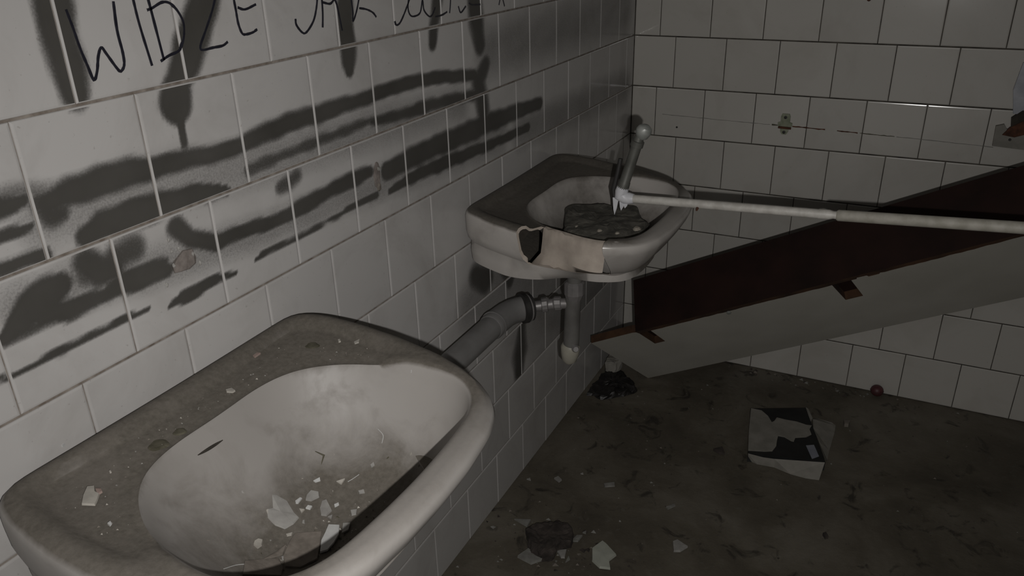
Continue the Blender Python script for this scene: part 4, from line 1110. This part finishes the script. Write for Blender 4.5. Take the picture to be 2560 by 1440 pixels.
for key in ('d1', 'd2', 'd3'):
    flake('paint_crumb', FLAKES[key], zd, M['flake_cream'], 'tiny pale crumb on the deck of the foreground basin', 'crumb', 'crumbs on the basin deck', th=.002)

def grit(name, n, area, zf, mats, rmin, rmax, label, seed, cat='grit'):
    g = random.Random(seed)
    v, f, mi = [], [], []
    tries = 0
    while len(mi) < n * 4 and tries < n * 30:
        tries += 1
        x, y = area(g)
        if x is None: continue
        z = zf(x, y); r = rmin + (rmax - rmin) * g.random() ** 3
        a0 = g.uniform(0, 6.28); b = len(v)
        for k in range(3):
            a = a0 + k * 2.09 + g.uniform(-.5, .5)
            v.append((x + r * math.cos(a), y + r * math.sin(a) * g.uniform(.5, 1), z - .0003))
        v.append((x, y, z + r * .7))
        k = g.randrange(len(mats))
        for t in ((0, 1, 3), (1, 2, 3), (2, 0, 3), (0, 2, 1)):
            f.append(tuple(b + q for q in t)); mi.append(k)
    me = mesh_from(name, v, f)
    for m_ in mats: me.materials.append(m_)
    me.polygons.foreach_set('material_index', mi)
    o = link(name, me)
    return tag(o, label, cat, kind='stuff')
def in_bowl(g):
    x, y = g.gauss(.285, .05), g.gauss(-1.89, .085)
    s = y - C1
    r = math.hypot(x - CX, s) / radius(PIN, math.atan2(s, x - CX))
    return (x, y) if r < 0.8 else (None, None)
grit('basin_grit', 650, in_bowl, z1f, [M['flake_grey'], M['flake_tan'], M['flake_tan'], M['flake_cream'], M['stain']], 0.0006, .0042, 'fine plaster grit scattered in the foreground basin', 1)
def on_deck(g):
    th = g.uniform(-math.pi, math.pi)
    ri, ro = radius(PIN, th), radius(PO, th)
    w = ro - ri
    if w < .06: return (None, None)
    r = ri + .012 + (w - .06) * g.random()
    return (CX + math.cos(th) * r + .001, C1 + math.sin(th) * r)
grit('deck_grit', 130, on_deck, lambda x, y: deck_z(x) + .0003, [M['flake_cream'], M['flake_grey'], M['flake_tan']], .0005, .0022, 'fine pale grit scattered on the deck of the foreground basin', 2)
zfl = lambda x, y: 0.0
def on_floor(g):
    return (g.uniform(.01, 1.6), -abs(g.gauss(0, 1)) * .7 - .02) if g.random() < .5 else (abs(g.gauss(.02, .25)) + .005, g.uniform(-1.6, -.1))
grit('floor_grit', 500, on_floor, zfl, [M['shard_dull'], M['flake_tan'], M['dark_lump'], M['dark_lump']], .001, .006, 'fine rubble and dust scattered over the dark floor', 3)
for (cx, cy, n_, lab) in ((.19, -1.05, 120, 'crumbled rubble heaped round the dark lump on the floor'), (.60, -.02, 70, 'loose dirt along the foot of the back wall')):
    def ar(g, cx=cx, cy=cy): 
        y = g.gauss(cy, .05 if cy < -.5 else .02)
        x = g.gauss(cx, .07 if cy < -.5 else .25)
        return (x, y) if y < -.012 and .012 < x < 1.6 else (None, None)
    grit('rubble_grit', n_, ar, zfl, [M['shard_dull'], M['dark_lump'], M['dark_lump'], M['flake_tan']], .002, .010, lab, n_)

# hair-thin white threads on the basin
def thread(pts, zf, label):
    me = tube_mesh('thread', catmull([(x, y, zf(x, y) + .0012) for x, y in pts], 4), .00045, 6)
    o = link('thread', me, M['flake_white'])
    return tag(o, label, 'thread', 'white threads in the foreground basin')
for pts, lab in THREADS:
    thread(pts, z1f, lab)

# ------------------------------------------------------------------ things on the floor
FLG = 'shards on the floor'
for key, mat, lab, th, tilt in (
        ('big', 'shard', 'largest pale green shard on the floor at the bottom of the photo', .006, .004),
        ('tri', 'shard_dull', 'pointed triangular shard on the floor near the left wall', .004, .003),
        ('chip', 'flake_grey', 'whitish wedge-shaped chip touching the dark lump on the floor', .005, .004),
        ('chip2', 'shard_dull', 'narrow grey chip just below the whitish wedge-shaped chip', .004, .002),
        ('wisp', 'flake_grey', 'whitish crumpled scrap on the floor right of the largest shard', .006, .005),
        ('gray', 'shard_dull', 'dusty grey slab left of the dark lump on the floor', .008, .002),
        ('small', 'shard_dull', 'small greenish sliver on the floor above the whitish scrap', .004, .002),
        ('g2', 'shard_dull', 'grey chip between the dark lump and the largest shard', .005, .003),
        ('g3', 'shard_dull', 'tiny grey chip behind the dark lump on the floor', .004, .001),
        ('b1', 'flake_grey', 'small pale pebble on the floor below the bottle trap', .005, .002),
        ('b2', 'shard_dull', 'flat grey rectangular chip in the middle of the floor', .005, .001),
        ('b3', 'flake_grey', 'small pale crumb on the floor close to the left wall', .004, .001),
        ('b4', 'flake_grey', 'tiny white crumb on the floor right of the pale pebble', .004, .001),
        ('y', 'flake_tan', 'small yellowish crumb on the floor right of the torn box', .012, .002),
        ('b5', 'dark_lump', 'dark scrap on the floor left of the torn box', .008, .002),
        ('b6', 'dark_lump', 'small black scrap on the floor at the lower right', .008, .002)):
    flake('floor_shard', SHARDS[key], zfl, M[mat], lab, 'shard', FLG, th=th, tilt=tilt, lift=.0008)
o = link('brick_lump', rough_block('brick_lump', [(x - .19, y + 1.05) for x, y in SHARDS['lump']], 0.0, .030, 9, amp=.008, shrink=1.12), M['dark_lump'])
o.location = (.19, -1.05, .002)
tag(o, 'dark broken brick lump on the floor at the bottom of the photo', 'rubble')
o = link('plaster_lump', rough_block('plaster_lump', [(.0, .03), (.035, .038), (.05, .01), (.04, -.025), (.008, -.03)], 0.0, .035, 12, amp=.005, shrink=1.05, n=24), M['white_card'])
o.location = (.018, -.215, .012)
tag(o, 'white plaster lump in the corner under the left end of the fallen board', 'rubble')
o = link('black_heap', rough_block('black_heap', [(.0, .04), (.05, .03), (.105, -.02), (.125, -.07), (.05, -.14), (.0, -.13)], 0.0, .012, 14, amp=.010, shrink=1.15), M['black_lump'])  # low near-black lump on the floor in the corner
o.location = (.022, -.245, .001)
tag(o, 'low black heap on the floor in the corner below the fallen board', 'ash')

bm = bmesh.new(); bmesh.ops.create_uvsphere(bm, u_segments=20, v_segments=12, radius=.019)
for v in bm.verts: v.co.z *= 0.94
me = bpy.data.meshes.new('ball'); bm.to_mesh(me); bm.free()
ball = empty('red_ball', (.838, -.0205, .0))
o = link('shell', me, M['red_ball'], ball, True); o.location = (0, 0, .0195)
tube('seam', [(.838 + .0192 * math.cos(a), -.0205 + .0192 * math.sin(a), .0195) for a in [k * math.pi / 12 for k in range(25)]], .0006, M['dark_lump'], ball, n=5)
tag(ball, 'small dull red ball at the foot of the back wall', 'ball')

pk = empty('torn_box', (.63, -.38, 0))
def sheet(name, pts3, th, mat, root):
    n = len(pts3)
    v = [tuple(p) for p in pts3] + [(p[0], p[1], p[2] + th) for p in pts3]
    me = mesh_from(name, v, [tuple(range(n - 1, -1, -1)), tuple(range(n, 2 * n))] + [(i, (i + 1) % n, n + (i + 1) % n, n + i) for i in range(n)])
    bm = bmesh.new(); bm.from_mesh(me); bmesh.ops.triangulate(bm, faces=[f for f in bm.faces if len(f.verts) > 4]); bmesh.ops.recalc_face_normals(bm, faces=bm.faces); bm.to_mesh(me); bm.free()
    return child(name, me, mat, root)
tp = PACK['top']
sheet('tray', [(x, y, .001) for x, y in tp], .0275, M['black_card'], pk)
sheet('torn_cover', [(x, y, .0286) for x, y in PACK['w1']], .0016, M['white_card'], pk)
sheet('print', [(x, y, .0286) for x, y in PACK['logo']], .0009, M['logo'], pk)
sheet('torn_strip', [(x, y, .0286) for x, y in PACK['strip']], .002, M['white_card'], pk)
sheet('front_flap', [(x, y, z - (.0012 if z > .01 else .002)) for x, y, z in PACK_FRONT], .0014, M['white_card'], pk)
sheet('side_flap', [(x, y, z - (.0012 if z > .01 else .002)) for x, y, z in PACK_RIGHT], .0014, M['white_card'], pk)
tag(pk, 'flattened black box with torn white cardboard lying on the floor', 'box')

# a dark star-shaped smudge in the bowl
o = child('smudge', tube_mesh('smudge', [(*SMUDGE[0], z1f(*SMUDGE[0]) + .0006), (*SMUDGE[1], z1f(*SMUDGE[1]) + .0008), (*SMUDGE[2], z1f(*SMUDGE[2]) + .0006)], [.0006, .0018, .0005], 6), M['stain'], sink1)
sub(o, basin1)
